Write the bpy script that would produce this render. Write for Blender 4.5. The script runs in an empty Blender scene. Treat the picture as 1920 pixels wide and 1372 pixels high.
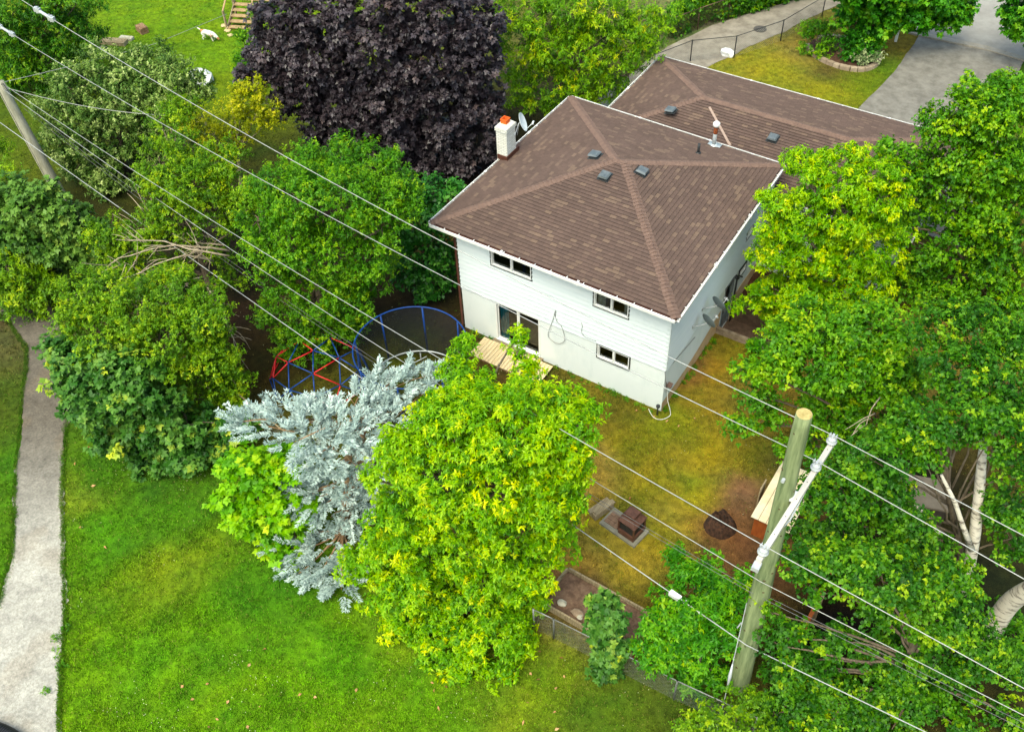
import bpy, math, numpy as np
from mathutils import Vector, Matrix
# ---------------------------------------------------------------- camera, world, sun, exposure
SC = bpy.context.scene
COL = SC.collection
F_PX, CRX, CRY, CRZ = 1827.29, 0.75776, 0.03305, 0.5655
CAM = np.array([16.92163, -21.61465, 26.58704])
cam = bpy.data.cameras.new("Camera")
cam_o = bpy.data.objects.new("Camera", cam)
COL.objects.link(cam_o)
cam.sensor_width = 36
cam.lens = F_PX / 1920 * 36
cam.clip_end = 2000
cam_o.location = CAM
cam_o.rotation_euler = (CRX, CRY, CRZ)
SC.camera = cam_o
SUN_EL, SUN_AZ = 60, 272          # degrees; azimuth: direction the light comes from, counter-clockwise from +X
w = bpy.data.worlds.new("World")
SC.world = w
w.use_nodes = True
nt = w.node_tree
sky = nt.nodes.new("ShaderNodeTexSky")
sky.sky_type = 'NISHITA'
sky.sun_disc = False
sky.sun_elevation = math.radians(SUN_EL)
sky.sun_rotation = math.radians(90 - SUN_AZ)
sky.air_density = 1.0
sky.dust_density = 4.0
sky.ozone_density = 0.6
nt.links.new(sky.outputs[0], nt.nodes["Background"].inputs[0])
nt.nodes["Background"].inputs[1].default_value = 0.15
sun = bpy.data.lights.new("Sun", 'SUN')
sun.energy = 0.85
sun.angle = math.radians(35)
sun.color = (1.0, 0.985, 0.95)
sun_o = bpy.data.objects.new("Sun", sun)
COL.objects.link(sun_o)
_d = Vector((math.cos(math.radians(SUN_AZ)) * math.cos(math.radians(SUN_EL)),
             math.sin(math.radians(SUN_AZ)) * math.cos(math.radians(SUN_EL)), math.sin(math.radians(SUN_EL))))
sun_o.rotation_euler = _d.to_track_quat('Z', 'Y').to_euler()
sun_o.location = (0, 0, 60)
SC.view_settings.view_transform = 'Standard'
SC.view_settings.look = 'None'
SC.view_settings.gamma = 1
SC.view_settings.exposure = 1.24
SC.view_settings.use_white_balance = True
SC.view_settings.white_balance_temperature = 6900
SC.view_settings.white_balance_tint = -4
SC.cycles.max_bounces = 6
SC.cycles.transparent_max_bounces = 24
SC.cycles.use_denoising = True

RNG = np.random.default_rng(7)
# ---------------------------------------------------------------- pixel -> world helpers (photo measured 1920 x 1372)
ROT = np.array(Matrix(cam_o.rotation_euler.to_matrix()))
def ray(px, py):
    return ROT @ np.array([(px - 960) / F_PX, -(py - 686) / F_PX, -1.0])
def at(px, py, z=0.0):
    d = ray(px, py)
    return CAM + d * (z - CAM[2]) / d[2]
def ss(t):
    t = np.clip(t, 0, 1)
    return t * t * (3 - 2 * t)
def ground_h(x, y):
    x = np.asarray(x, float); y = np.asarray(y, float)
    return 1.25 * ss((y - 6) / 7) * ss((x + 13) / 6)
def ag(px, py, dz=0.0):
    z = 0.0
    for _ in range(12):
        q = at(px, py, z + dz)
        z = float(ground_h(q[0], q[1]))
    return np.array([q[0], q[1], z + dz])
def on_y(px, py, Y=0.0):
    d = ray(px, py); return CAM + d * (Y - CAM[1]) / d[1]
def on_x(px, py, X=8.474):
    d = ray(px, py); return CAM + d * (X - CAM[0]) / d[0]
def nrm(v):
    v = np.asarray(v, float); return v / (np.linalg.norm(v, axis=-1, keepdims=True) + 1e-9)
# ---------------------------------------------------------------- materials
MATS = {}
def lin(c):
    return tuple(((v / 255 + 0.055) / 1.055) ** 2.4 if v > 10 else v / 255 / 12.92 for v in c)
def new_mat(name):
    m = bpy.data.materials.new(name); m.use_nodes = True
    return m, m.node_tree, m.node_tree.nodes, m.node_tree.links
def mat(name, c1, c2=None, scale=8.0, rough=0.75, metal=0.0, bump=0.0, bscale=None, spec=0.35, detail=4, stretch=(1, 1, 1), lo=.35, hi=.65):
    if name in MATS: return MATS[name]
    m, t, n, l = new_mat(name)
    b = n["Principled BSDF"]
    b.inputs["Roughness"].default_value = rough
    b.inputs["Metallic"].default_value = metal
    b.inputs["Specular IOR Level"].default_value = spec
    tc = n.new("ShaderNodeTexCoord"); mp = n.new("ShaderNodeMapping")
    mp.inputs["Scale"].default_value = stretch
    l.new(tc.outputs["Object"], mp.inputs[0])
    no = n.new("ShaderNodeTexNoise"); no.inputs["Scale"].default_value = scale; no.inputs["Detail"].default_value = detail
    no.inputs["Roughness"].default_value = .65
    l.new(mp.outputs[0], no.inputs[0])
    cr = n.new("ShaderNodeValToRGB")
    cr.color_ramp.elements[0].color = (*c1, 1); cr.color_ramp.elements[1].color = (*(c2 or c1), 1)
    cr.color_ramp.elements[0].position = lo; cr.color_ramp.elements[1].position = hi
    l.new(no.outputs[0], cr.inputs[0]); l.new(cr.outputs[0], b.inputs["Base Color"])
    if bump:
        n2 = n.new("ShaderNodeTexNoise"); n2.inputs["Scale"].default_value = bscale or scale * 4; n2.inputs["Detail"].default_value = 3
        l.new(mp.outputs[0], n2.inputs[0])
        bp = n.new("ShaderNodeBump"); bp.inputs["Strength"].default_value = bump; bp.inputs["Distance"].default_value = .02
        l.new(n2.outputs[0], bp.inputs["Height"]); l.new(bp.outputs[0], b.inputs["Normal"])
    MATS[name] = m
    return m
def leaf_mat(name, stops, trans=0.3, rough=0.5, spec=0.3):
    m, t, n, l = new_mat(name)
    b = n["Principled BSDF"]; b.inputs["Roughness"].default_value = rough; b.inputs["Specular IOR Level"].default_value = spec
    a = n.new("ShaderNodeAttribute"); a.attribute_name = "tone"
    cr = n.new("ShaderNodeValToRGB"); e = cr.color_ramp.elements
    e[0].position = stops[0][0]; e[0].color = (*stops[0][1], 1)
    e[1].position = stops[-1][0]; e[1].color = (*stops[-1][1], 1)
    for p_, c_ in stops[1:-1]:
        q = e.new(p_); q.color = (*c_, 1)
    l.new(a.outputs["Fac"], cr.inputs[0]); l.new(cr.outputs[0], b.inputs["Base Color"])
    tr = n.new("ShaderNodeBsdfTranslucent"); l.new(cr.outputs[0], tr.inputs[0])
    mx = n.new("ShaderNodeMixShader"); mx.inputs[0].default_value = trans
    l.new(b.outputs[0], mx.inputs[1]); l.new(tr.outputs[0], mx.inputs[2])
    l.new(mx.outputs[0], n["Material Output"].inputs[0])
    return m
def attr_mat(name, attr, rough=.9, nscale=3.0, amt=.35, bump=.0, trans=0.0):
    m, t, n, l = new_mat(name)
    b = n["Principled BSDF"]; b.inputs["Roughness"].default_value = rough; b.inputs["Specular IOR Level"].default_value = .15
    a = n.new("ShaderNodeAttribute"); a.attribute_name = attr
    tc = n.new("ShaderNodeTexCoord")
    last = a.outputs["Color"]
    for sc_, am in ((nscale, amt), (nscale * 9, amt)):
        no = n.new("ShaderNodeTexNoise"); no.inputs["Scale"].default_value = sc_; no.inputs["Detail"].default_value = 5
        l.new(tc.outputs["Object"], no.inputs[0])
        mr = n.new("ShaderNodeMapRange"); mr.inputs[1].default_value = .3; mr.inputs[2].default_value = .7
        mr.inputs[3].default_value = 1 - am; mr.inputs[4].default_value = 1 + am
        l.new(no.outputs[0], mr.inputs[0])
        vm = n.new("ShaderNodeVectorMath"); vm.operation = 'SCALE'
        l.new(last, vm.inputs[0]); l.new(mr.outputs[0], vm.inputs["Scale"]); last = vm.outputs[0]
    l.new(last, b.inputs["Base Color"])
    if bump:
        n2 = n.new("ShaderNodeTexNoise"); n2.inputs["Scale"].default_value = 45; n2.inputs["Detail"].default_value = 4
        l.new(tc.outputs["Object"], n2.inputs[0])
        bp = n.new("ShaderNodeBump"); bp.inputs["Strength"].default_value = bump; bp.inputs["Distance"].default_value = .03
        l.new(n2.outputs[0], bp.inputs["Height"]); l.new(bp.outputs[0], b.inputs["Normal"])
    return m
# ---------------------------------------------------------------- mesh building
ORG = {}
class MB:
    def __init__(s): s.v = []; s.f = []; s.uv = []; s.useuv = False
    def poly(s, pts, uv=None):
        i = len(s.v); s.v += [tuple(p) for p in pts]; s.f.append(tuple(range(i, i + len(pts))))
        s.uv.append(uv or [(0, 0)] * len(pts))
        if uv: s.useuv = True
    def hexa(s, P):     # 8 corners, bottom 4 then top 4 (ccw)
        i = len(s.v); s.v += [tuple(p) for p in P]
        for q in ((3, 2, 1, 0), (4, 5, 6, 7), (0, 1, 5, 4), (1, 2, 6, 5), (2, 3, 7, 6), (3, 0, 4, 7)):
            s.f.append(tuple(i + k for k in q)); s.uv.append([(0, 0)] * 4)
    def box(s, c, size, rz=0.0, rx=0.0):
        cx, cy, cz = c; a, b, h = [k / 2 for k in size]
        M = Matrix.Rotation(rz, 3, 'Z') @ Matrix.Rotation(rx, 3, 'X')
        P = [Vector((cx, cy, cz)) + M @ Vector(q) for q in ((-a, -b, -h), (a, -b, -h), (a, b, -h), (-a, b, -h), (-a, -b, h), (a, -b, h), (a, b, h), (-a, b, h))]
        s.hexa(P)
    def fbox(s, O, U, N, u0, u1, z0, z1, n0, n1):
        O = np.array(O, float); U = np.array(U, float); N = np.array(N, float); Z = np.array([0, 0, 1.])
        g = lambda u, z, n: O + U * u + Z * z + N * n
        s.hexa([g(u0, z0, n0), g(u1, z0, n0), g(u1, z0, n1), g(u0, z0, n1), g(u0, z1, n0), g(u1, z1, n0), g(u1, z1, n1), g(u0, z1, n1)])
    def beam(s, a, b, wd, h, up=(0, 0, 1)):
        a = np.array(a, float); b = np.array(b, float); d = nrm(b - a); sd = np.cross(d, up)
        if np.linalg.norm(sd) < 1e-3: sd = np.cross(d, (1, 0, 0))
        sd = nrm(sd); u = np.cross(sd, d)
        g = lambda p, i, j: p + sd * wd / 2 * i + u * h / 2 * j
        s.hexa([g(a, -1, -1), g(a, 1, -1), g(b, 1, -1), g(b, -1, -1), g(a, -1, 1), g(a, 1, 1), g(b, 1, 1), g(b, -1, 1)])
    def tube(s, pts, r, n=8, cap=True):
        pts = [np.array(p, float) for p in pts]; k = len(pts)
        rs = [r] * k if np.isscalar(r) else list(r)
        i0 = len(s.v); ref = None
        for i, p in enumerate(pts):
            d = nrm(pts[min(i + 1, k - 1)] - pts[max(i - 1, 0)])
            if ref is None: ref = np.array([0, 0, 1.]) if abs(d[2]) < .9 else np.array([1., 0, 0])
            a = nrm(np.cross(d, ref)); b = np.cross(d, a); ref = -b if False else nrm(np.cross(a, d))
            for j in range(n):
                t = 2 * math.pi * j / n
                s.v.append(tuple(p + rs[i] * (a * math.cos(t) + b * math.sin(t))))
        for i in range(k - 1):
            for j in range(n):
                q = i0 + i * n + j; q2 = i0 + i * n + (j + 1) % n
                s.f.append((q, q2, q2 + n, q + n)); s.uv.append([(0, 0)] * 4)
        if cap:
            s.f.append(tuple(i0 + j for j in range(n))[::-1]); s.uv.append([(0, 0)] * n)
            s.f.append(tuple(i0 + (k - 1) * n + j for j in range(n))); s.uv.append([(0, 0)] * n)
    def ring(s, c, R, r, n=48, m=6, a0=0, a1=2 * math.pi):
        full = abs(a1 - a0 - 2 * math.pi) < 1e-6
        pts = [(c[0] + R * math.cos(a0 + (a1 - a0) * i / n), c[1] + R * math.sin(a0 + (a1 - a0) * i / n), c[2]) for i in range(n + 1)]
        s.tube(pts, r, m, not full)
    def build(s, name, m, parent=None, smooth=False, origin=None):
        V = np.array(s.v, float)
        if parent is not None: org = ORG[parent.name]
        elif origin is not None: org = np.array(origin, float)
        else: org = np.array([(V[:, 0].min() + V[:, 0].max()) / 2, (V[:, 1].min() + V[:, 1].max()) / 2, V[:, 2].min()])
        me = bpy.data.meshes.new(name)
        me.from_pydata([tuple(x) for x in (V - org)], [], s.f)
        if s.useuv:
            ul = me.uv_layers.new(name="UVMap"); flat = [c for u in s.uv for p_ in u for c in p_]
            ul.data.foreach_set("uv", flat)
        me.materials.append(m)
        if smooth: me.polygons.foreach_set("use_smooth", [True] * len(me.polygons))
        me.update()
        o = bpy.data.objects.new(name, me); COL.objects.link(o)
        if parent is not None: o.parent = parent
        else: o.location = org
        ORG[o.name] = org
        return o
def raw_mesh(name, verts, k, m, parent=None, tone=None, color=None, origin=None):
    """verts (N*k,3) of N separate k-gons"""
    verts = np.asarray(verts, np.float32)
    n = len(verts) // k
    org = ORG[parent.name] if parent is not None else np.array(origin if origin is not None else (0, 0, 0), float)
    me = bpy.data.meshes.new(name)
    me.vertices.add(n * k); me.vertices.foreach_set("co", (verts - org.astype(np.float32)).ravel())
    me.loops.add(n * k); me.loops.foreach_set("vertex_index", np.arange(n * k, dtype=np.int32))
    me.polygons.add(n); me.polygons.foreach_set("loop_start", np.arange(0, n * k, k, dtype=np.int32))
    me.update(calc_edges=True)
    if tone is not None:
        a = me.attributes.new("tone", 'FLOAT', 'FACE'); a.data.foreach_set("value", np.asarray(tone, np.float32))
    if color is not None:
        a = me.attributes.new("gcol", 'FLOAT_COLOR', 'FACE'); c = np.ones((n, 4), np.float32); c[:, :3] = color
        a.data.foreach_set("color", c.ravel())
    me.materials.append(m)
    o = bpy.data.objects.new(name, me); COL.objects.link(o)
    if parent is not None: o.parent = parent
    else: o.location = org
    ORG[o.name] = org
    return o
def tag(o, label=None, cat=None, group=None, kind=None):
    if label: o["label"] = label
    if cat: o["category"] = cat
    if group: o["group"] = group
    if kind: o["kind"] = kind
    return o
def thing(name, label, cat, loc, group=None):
    o = bpy.data.objects.new(name, None); COL.objects.link(o)
    o.location = loc; o.empty_display_size = .2
    ORG[o.name] = np.array(loc, float)
    return tag(o, label, cat, group)
# value noise (2-D) for python-side variation
_NT = RNG.random((256, 256))
def vnoise(x, y):
    x = np.asarray(x, float); y = np.asarray(y, float)
    xi = np.floor(x).astype(int); yi = np.floor(y).astype(int); fx = ss(x - xi); fy = ss(y - yi)
    g = lambda a, b: _NT[a % 256, b % 256]
    return (g(xi, yi) * (1 - fx) + g(xi + 1, yi) * fx) * (1 - fy) + (g(xi, yi + 1) * (1 - fx) + g(xi + 1, yi + 1) * fx) * fy
def fbm(x, y, o=4):
    r = 0; a = .5
    for i in range(o): r = r + a * vnoise(x * 2 ** i + 17 * i, y * 2 ** i + 31 * i); a *= .5
    return r
def inpoly(x, y, P):
    r = np.zeros(np.shape(x), bool); P = np.array(P); j = len(P) - 1
    for i in range(len(P)):
        c = ((P[i, 1] > y) != (P[j, 1] > y)) & (x < (P[j, 0] - P[i, 0]) * (y - P[i, 1]) / (P[j, 1] - P[i, 1] + 1e-12) + P[i, 0])
        r ^= c; j = i
    return r
# =============================================================== GROUND
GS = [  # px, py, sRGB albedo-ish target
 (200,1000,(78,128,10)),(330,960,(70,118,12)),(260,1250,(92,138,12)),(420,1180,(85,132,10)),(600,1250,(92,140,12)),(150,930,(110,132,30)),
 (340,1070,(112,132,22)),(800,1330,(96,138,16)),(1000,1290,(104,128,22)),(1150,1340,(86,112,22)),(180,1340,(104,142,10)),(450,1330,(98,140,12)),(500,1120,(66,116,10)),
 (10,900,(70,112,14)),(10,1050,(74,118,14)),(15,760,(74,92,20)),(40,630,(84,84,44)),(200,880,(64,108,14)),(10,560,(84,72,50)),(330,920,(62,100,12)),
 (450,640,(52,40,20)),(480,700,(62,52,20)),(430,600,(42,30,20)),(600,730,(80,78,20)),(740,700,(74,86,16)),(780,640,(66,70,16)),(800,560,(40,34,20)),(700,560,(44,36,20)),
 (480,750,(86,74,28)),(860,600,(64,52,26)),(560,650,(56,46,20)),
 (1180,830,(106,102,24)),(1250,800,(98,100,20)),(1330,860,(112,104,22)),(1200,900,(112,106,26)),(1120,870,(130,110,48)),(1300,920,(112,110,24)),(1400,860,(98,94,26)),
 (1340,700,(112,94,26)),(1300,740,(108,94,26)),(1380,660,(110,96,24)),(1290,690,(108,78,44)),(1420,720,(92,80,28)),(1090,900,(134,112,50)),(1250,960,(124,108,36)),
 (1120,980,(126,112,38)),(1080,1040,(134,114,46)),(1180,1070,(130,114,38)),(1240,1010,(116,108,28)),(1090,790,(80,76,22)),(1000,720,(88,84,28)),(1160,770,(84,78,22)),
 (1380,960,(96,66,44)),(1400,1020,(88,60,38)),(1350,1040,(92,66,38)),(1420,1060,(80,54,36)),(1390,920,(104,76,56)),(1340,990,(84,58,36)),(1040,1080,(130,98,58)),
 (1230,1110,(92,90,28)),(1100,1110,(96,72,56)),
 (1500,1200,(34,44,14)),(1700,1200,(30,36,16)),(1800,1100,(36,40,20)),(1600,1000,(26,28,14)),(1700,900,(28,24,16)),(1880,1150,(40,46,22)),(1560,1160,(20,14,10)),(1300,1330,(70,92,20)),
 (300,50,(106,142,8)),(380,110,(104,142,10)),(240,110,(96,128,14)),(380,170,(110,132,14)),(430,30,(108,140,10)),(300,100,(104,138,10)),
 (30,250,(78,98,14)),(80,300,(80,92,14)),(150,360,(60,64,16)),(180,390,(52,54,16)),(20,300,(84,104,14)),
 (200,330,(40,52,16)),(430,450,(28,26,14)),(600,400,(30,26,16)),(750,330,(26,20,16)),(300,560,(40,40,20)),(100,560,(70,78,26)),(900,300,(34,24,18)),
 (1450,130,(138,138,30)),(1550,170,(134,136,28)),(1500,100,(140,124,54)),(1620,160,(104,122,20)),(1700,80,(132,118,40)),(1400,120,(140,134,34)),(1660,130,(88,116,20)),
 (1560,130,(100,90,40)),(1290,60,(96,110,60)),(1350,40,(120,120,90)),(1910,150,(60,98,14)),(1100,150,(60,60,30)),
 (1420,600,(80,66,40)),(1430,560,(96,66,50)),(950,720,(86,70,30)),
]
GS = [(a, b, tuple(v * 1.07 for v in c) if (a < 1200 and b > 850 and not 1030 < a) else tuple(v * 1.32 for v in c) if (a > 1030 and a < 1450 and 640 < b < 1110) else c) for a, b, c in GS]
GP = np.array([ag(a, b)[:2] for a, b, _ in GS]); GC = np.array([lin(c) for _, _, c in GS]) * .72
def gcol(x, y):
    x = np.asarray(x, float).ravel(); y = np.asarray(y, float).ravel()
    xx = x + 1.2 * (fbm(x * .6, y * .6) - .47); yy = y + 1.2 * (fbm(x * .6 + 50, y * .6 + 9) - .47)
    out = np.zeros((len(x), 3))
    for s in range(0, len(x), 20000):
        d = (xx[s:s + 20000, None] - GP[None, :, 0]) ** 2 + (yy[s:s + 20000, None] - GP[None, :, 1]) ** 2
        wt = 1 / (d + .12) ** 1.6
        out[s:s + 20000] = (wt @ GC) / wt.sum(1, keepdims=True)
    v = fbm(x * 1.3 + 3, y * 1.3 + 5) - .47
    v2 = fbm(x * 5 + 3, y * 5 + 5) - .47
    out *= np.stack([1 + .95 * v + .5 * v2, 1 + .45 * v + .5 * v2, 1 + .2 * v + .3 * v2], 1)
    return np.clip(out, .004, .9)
HX0, HX1, HY0, HY1 = 8.47, 10.7, 4.72, 6.1      # the sunken side entrance
def axis(a, b, st, extra, far):
    r = list(np.arange(a, b + 1e-6, st)) + extra
    g = st; p = b
    while p < far: g *= 1.5; p += g; r.append(p)
    g = st; p = a
    while p > -far: g *= 1.5; p -= g; r.append(p)
    return np.array(sorted(set(np.round(r, 4))))
gx = axis(-42, 26, .25, [HX0, HX1], 500); gy = axis(-26, 46, .25, [HY0, HY1], 500)
X, Y = np.meshgrid(gx, gy, indexing='ij')
Z = ground_h(X, Y) + .05 * (fbm(X * .8, Y * .8) - .47)
nx, ny = X.shape
idx = np.arange(nx * ny).reshape(nx, ny)
Fq = np.stack([idx[:-1, :-1], idx[1:, :-1], idx[1:, 1:], idx[:-1, 1:]], -1).reshape(-1, 4)
cxm = (X[:-1, :-1] + X[1:, 1:]).ravel() / 2; cym = (Y[:-1, :-1] + Y[1:, 1:]).ravel() / 2
keep = ~((cxm > HX0) & (cxm < HX1) & (cym > HY0) & (cym < HY1))
Fq = Fq[keep]
me = bpy.data.meshes.new("ground")
me.vertices.add(nx * ny); me.vertices.foreach_set("co", np.stack([X, Y, Z], -1).ravel().astype(np.float32))
me.loops.add(len(Fq) * 4); me.loops.foreach_set("vertex_index", Fq.ravel().astype(np.int32))
me.polygons.add(len(Fq)); me.polygons.foreach_set("loop_start", np.arange(0, len(Fq) * 4, 4, dtype=np.int32))
me.update(calc_edges=True)
me.polygons.foreach_set("use_smooth", [True] * len(Fq))
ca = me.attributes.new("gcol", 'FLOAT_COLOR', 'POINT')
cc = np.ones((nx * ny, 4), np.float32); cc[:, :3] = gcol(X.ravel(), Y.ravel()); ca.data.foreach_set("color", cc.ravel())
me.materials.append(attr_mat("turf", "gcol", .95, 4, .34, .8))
go = bpy.data.objects.new("ground", me); COL.objects.link(go); tag(go, kind="structure")
ORG["ground"] = np.zeros(3)
def gz(x, y): return ground_h(x, y) + .05 * (fbm(np.asarray(x) * .8, np.asarray(y) * .8) - .47)

def strip(name, L, R, m, dz=.02, rag=.1, colf=None, sub=6, nu=14, kind="structure"):
    """a sheet between two edge polylines given as world xy lists, with a ragged edge"""
    L = np.array(L); R = np.array(R)
    t = np.linspace(0, len(L) - 1, (len(L) - 1) * sub + 1)
    il = lambda P: np.stack([np.interp(t, np.arange(len(P)), P[:, k]) for k in (0, 1)], 1)
    l, r = il(L), il(R)
    l = l + rag * (np.stack([fbm(t * 2, t * 0 + 3, 6), fbm(t * 2, t * 0 + 9, 6)], 1) - .47) * 1.5 + rag * .5 * (np.stack([fbm(t * 17, t * 0 + 3, 3), fbm(t * 17, t * 0 + 9, 3)], 1) - .45)
    r = r + rag * (np.stack([fbm(t * 2, t * 0 + 23, 6), fbm(t * 2, t * 0 + 49, 6)], 1) - .47) * 1.5 + rag * .5 * (np.stack([fbm(t * 17, t * 0 + 23, 3), fbm(t * 17, t * 0 + 49, 3)], 1) - .45)
    u = np.linspace(0, 1, nu)[None, :, None]
    P = l[:, None] * (1 - u) + r[:, None] * u
    z = gz(P[..., 0], P[..., 1]) + dz
    V = np.concatenate([P, z[..., None]], -1)
    a, b = V.shape[:2]; idx = np.arange(a * b).reshape(a, b)
    F = np.stack([idx[:-1, :-1], idx[:-1, 1:], idx[1:, 1:], idx[1:, :-1]], -1).reshape(-1, 4)
    me = bpy.data.meshes.new(name); me.from_pydata(V.reshape(-1, 3).tolist(), [], F.tolist())
    if colf is not None:
        at_ = me.attributes.new("gcol", 'FLOAT_COLOR', 'POINT'); c = np.ones((a * b, 4), np.float32)
        c[:, :3] = colf(V.reshape(-1, 3), np.repeat(t / t[-1], b)); at_.data.foreach_set("color", c.ravel())
    me.materials.append(m); o = bpy.data.objects.new(name, me); COL.objects.link(o); tag(o, kind=kind)
    ORG[o.name] = np.zeros(3)
    return o
pathL = [(-40,560),(20,610),(52,656),(45,730),(34,842),(28,949),(22,1039),(-6,1140),(-60,1250),(-140,1400),(-240,1560)]
pathR = [(60,520),(110,590),(121,634),(133,735),(121,825),(117,937),(119,1050),(121,1162),(113,1275),(109,1360),(150,1500)]
PL = [ag(*q)[:2] for q in pathL]; PR = [ag(*q)[:2] for q in pathR]
def pcol(V, t):
    a = np.array(lin((100, 93, 83))); b = np.array(lin((166, 162, 152))); k = ss((t - .33) / .3)[:, None]
    c = a * (1 - k) + b * k
    n_ = fbm(V[:, 0] * 2, V[:, 1] * 2)[:, None] - .47
    e = fbm(V[:, 0] * .9 + 9, V[:, 1] * .9)[:, None]
    n2_ = fbm(V[:, 0] * 7, V[:, 1] * 7)[:, None] - .47
    c = c * (1 + .6 * n_ + .5 * n2_)
    pk = ss((e - .52) * 8) * .35
    return np.clip(c * (1 - pk * .6) + np.array(lin((140, 122, 98))) * pk * .6, .01, .8)
strip("gravel_path", PL, PR, attr_mat("gravel", "gcol", .95, 14, .22, .8), .025, .26, pcol, 70, 26)
asph = mat("asphalt", lin((104, 100, 93)), lin((132, 128, 120)), 2.2, .9, bump=.4, bscale=60, detail=8)
drL = [(1420,300),(1500,285),(1580,250),(1612,203),(1680,130),(1726,66)]
drR = [(1800,470),(1840,400),(1860,320),(1880,240),(1896,170),(1922,108)]
strip("driveway", [ag(*q)[:2] for q in drL], [ag(*q)[:2] for q in drR], asph, .03, .12, None, 12, 10)
DRP = [ag(*q)[:2] for q in drL + drR[::-1]]
street_pts = [ag(*q)[:2] for q in [(1585,8),(1640,38),(1725,62),(1850,88),(1960,120)]]
far_pts = [np.array(a) + np.array([3, 22]) for a in street_pts]
strip("street", street_pts, far_pts, mat("street_asphalt", lin((132, 128, 122)), lin((150, 147, 140)), 1.2, .9, bump=.3, bscale=40, detail=8), .035, .02, None, 8, 12)
kb = MB()
for i in range(len(street_pts) - 1):
    a = np.array([*street_pts[i], 0]); b = np.array([*street_pts[i + 1], 0])
    n_ = nrm(np.array([-(b - a)[1], (b - a)[0], 0])); z0 = 1.25
    if n_[1] > 0: n_ = -n_
    for k in range(3):
        p0 = a + (b - a) * k / 3; p1 = a + (b - a) * (k + 1) / 3 - nrm(b - a) * .012
        g = lambda p, o_, z: p + n_ * o_ + np.array([0, 0, z])
        kb.hexa([g(p0, -.02, z0 - .1), g(p1, -.02, z0 - .1), g(p1, .42, z0 - .1), g(p0, .42, z0 - .1), g(p0, -.02, z0 + .05), g(p1, -.02, z0 + .05), g(p1, .42, z0 + .09), g(p0, .42, z0 + .09)])
tag(kb.build("kerb", mat("kerb_concrete", lin((142, 134, 120)), lin((162, 154, 142)), 3, .9, bump=.3)), kind="structure")
gv = mat("lane_gravel", lin((118, 110, 98)), lin((150, 142, 128)), 1.6, .95, bump=.6, bscale=30, detail=8)
laL = [(1040,240),(1130,180),(1215,112),(1262,84),(1330,50),(1400,28),(1490,0),(1600,-40)]
laR = [(1150,300),(1230,200),(1300,140),(1345,118),(1400,92),(1470,60),(1545,20),(1640,-15)]
strip("gravel_lane", [ag(*q)[:2] for q in laL], [ag(*q)[:2] for q in laR], gv, .02, .15, None, 10, 12)
LAP = [ag(*q)[:2] for q in laL + laR[::-1]]
# =============================================================== HOUSE
W, D, HS, HE = 8.474, 8.723, 2.12, 5.28
white_siding = mat("white_siding", (.66, .73, .76), (.72, .78, .80), 1.2, .5, spec=.4, stretch=(.3, .3, 6))
stucco = mat("white_stucco", (.64, .71, .72), (.76, .81, .81), .9, .85, bump=.25, bscale=50, detail=8, stretch=(2.2, 2.2, .7), lo=.22, hi=.5)
found = mat("foundation_concrete", lin((190, 155, 115)), lin((205, 176, 140)), 3, .9, bump=.3)
dark_in = mat("dark_interior", (.05, .05, .05), (.08, .075, .07), 2, .9)
wframe = mat("white_vinyl", (.78, .79, .78), (.82, .82, .81), 3, .4)
btrim = mat("black_trim", (.02, .022, .025), (.03, .032, .035), 5, .5)
brown_metal = mat("brown_metal", lin((72, 40, 30)), lin((92, 54, 42)), 6, .5)
gut_white = mat("gutter_white", (.72, .71, .68), (.82, .81, .79), 4, .5)
metal_grey = mat("grey_metal", (.42, .44, .46), (.55, .57, .58), 9, .45, .3)
m_, t_, n_, l_ = new_mat("window_glass")
g1 = n_.new("ShaderNodeBsdfGlossy"); g1.inputs["Roughness"].default_value = .02; g1.inputs[0].default_value = (.9, .95, .95, 1)
g2 = n_.new("ShaderNodeBsdfTransparent"); g2.inputs[0].default_value = (.93, .96, .95, 1)
fr = n_.new("ShaderNodeFresnel"); fr.inputs[0].default_value = 1.7
mx = n_.new("ShaderNodeMixShader"); l_.new(fr.outputs[0], mx.inputs[0]); l_.new(g2.outputs[0], mx.inputs[1]); l_.new(g1.outputs[0], mx.inputs[2])
l_.new(mx.outputs[0], n_["Material Output"].inputs[0]); glass = m_

house = thing("house", "white two-storey house with brown shingled hip roofs and rear patio door", "house", (W / 2, D / 2, 0))
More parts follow.
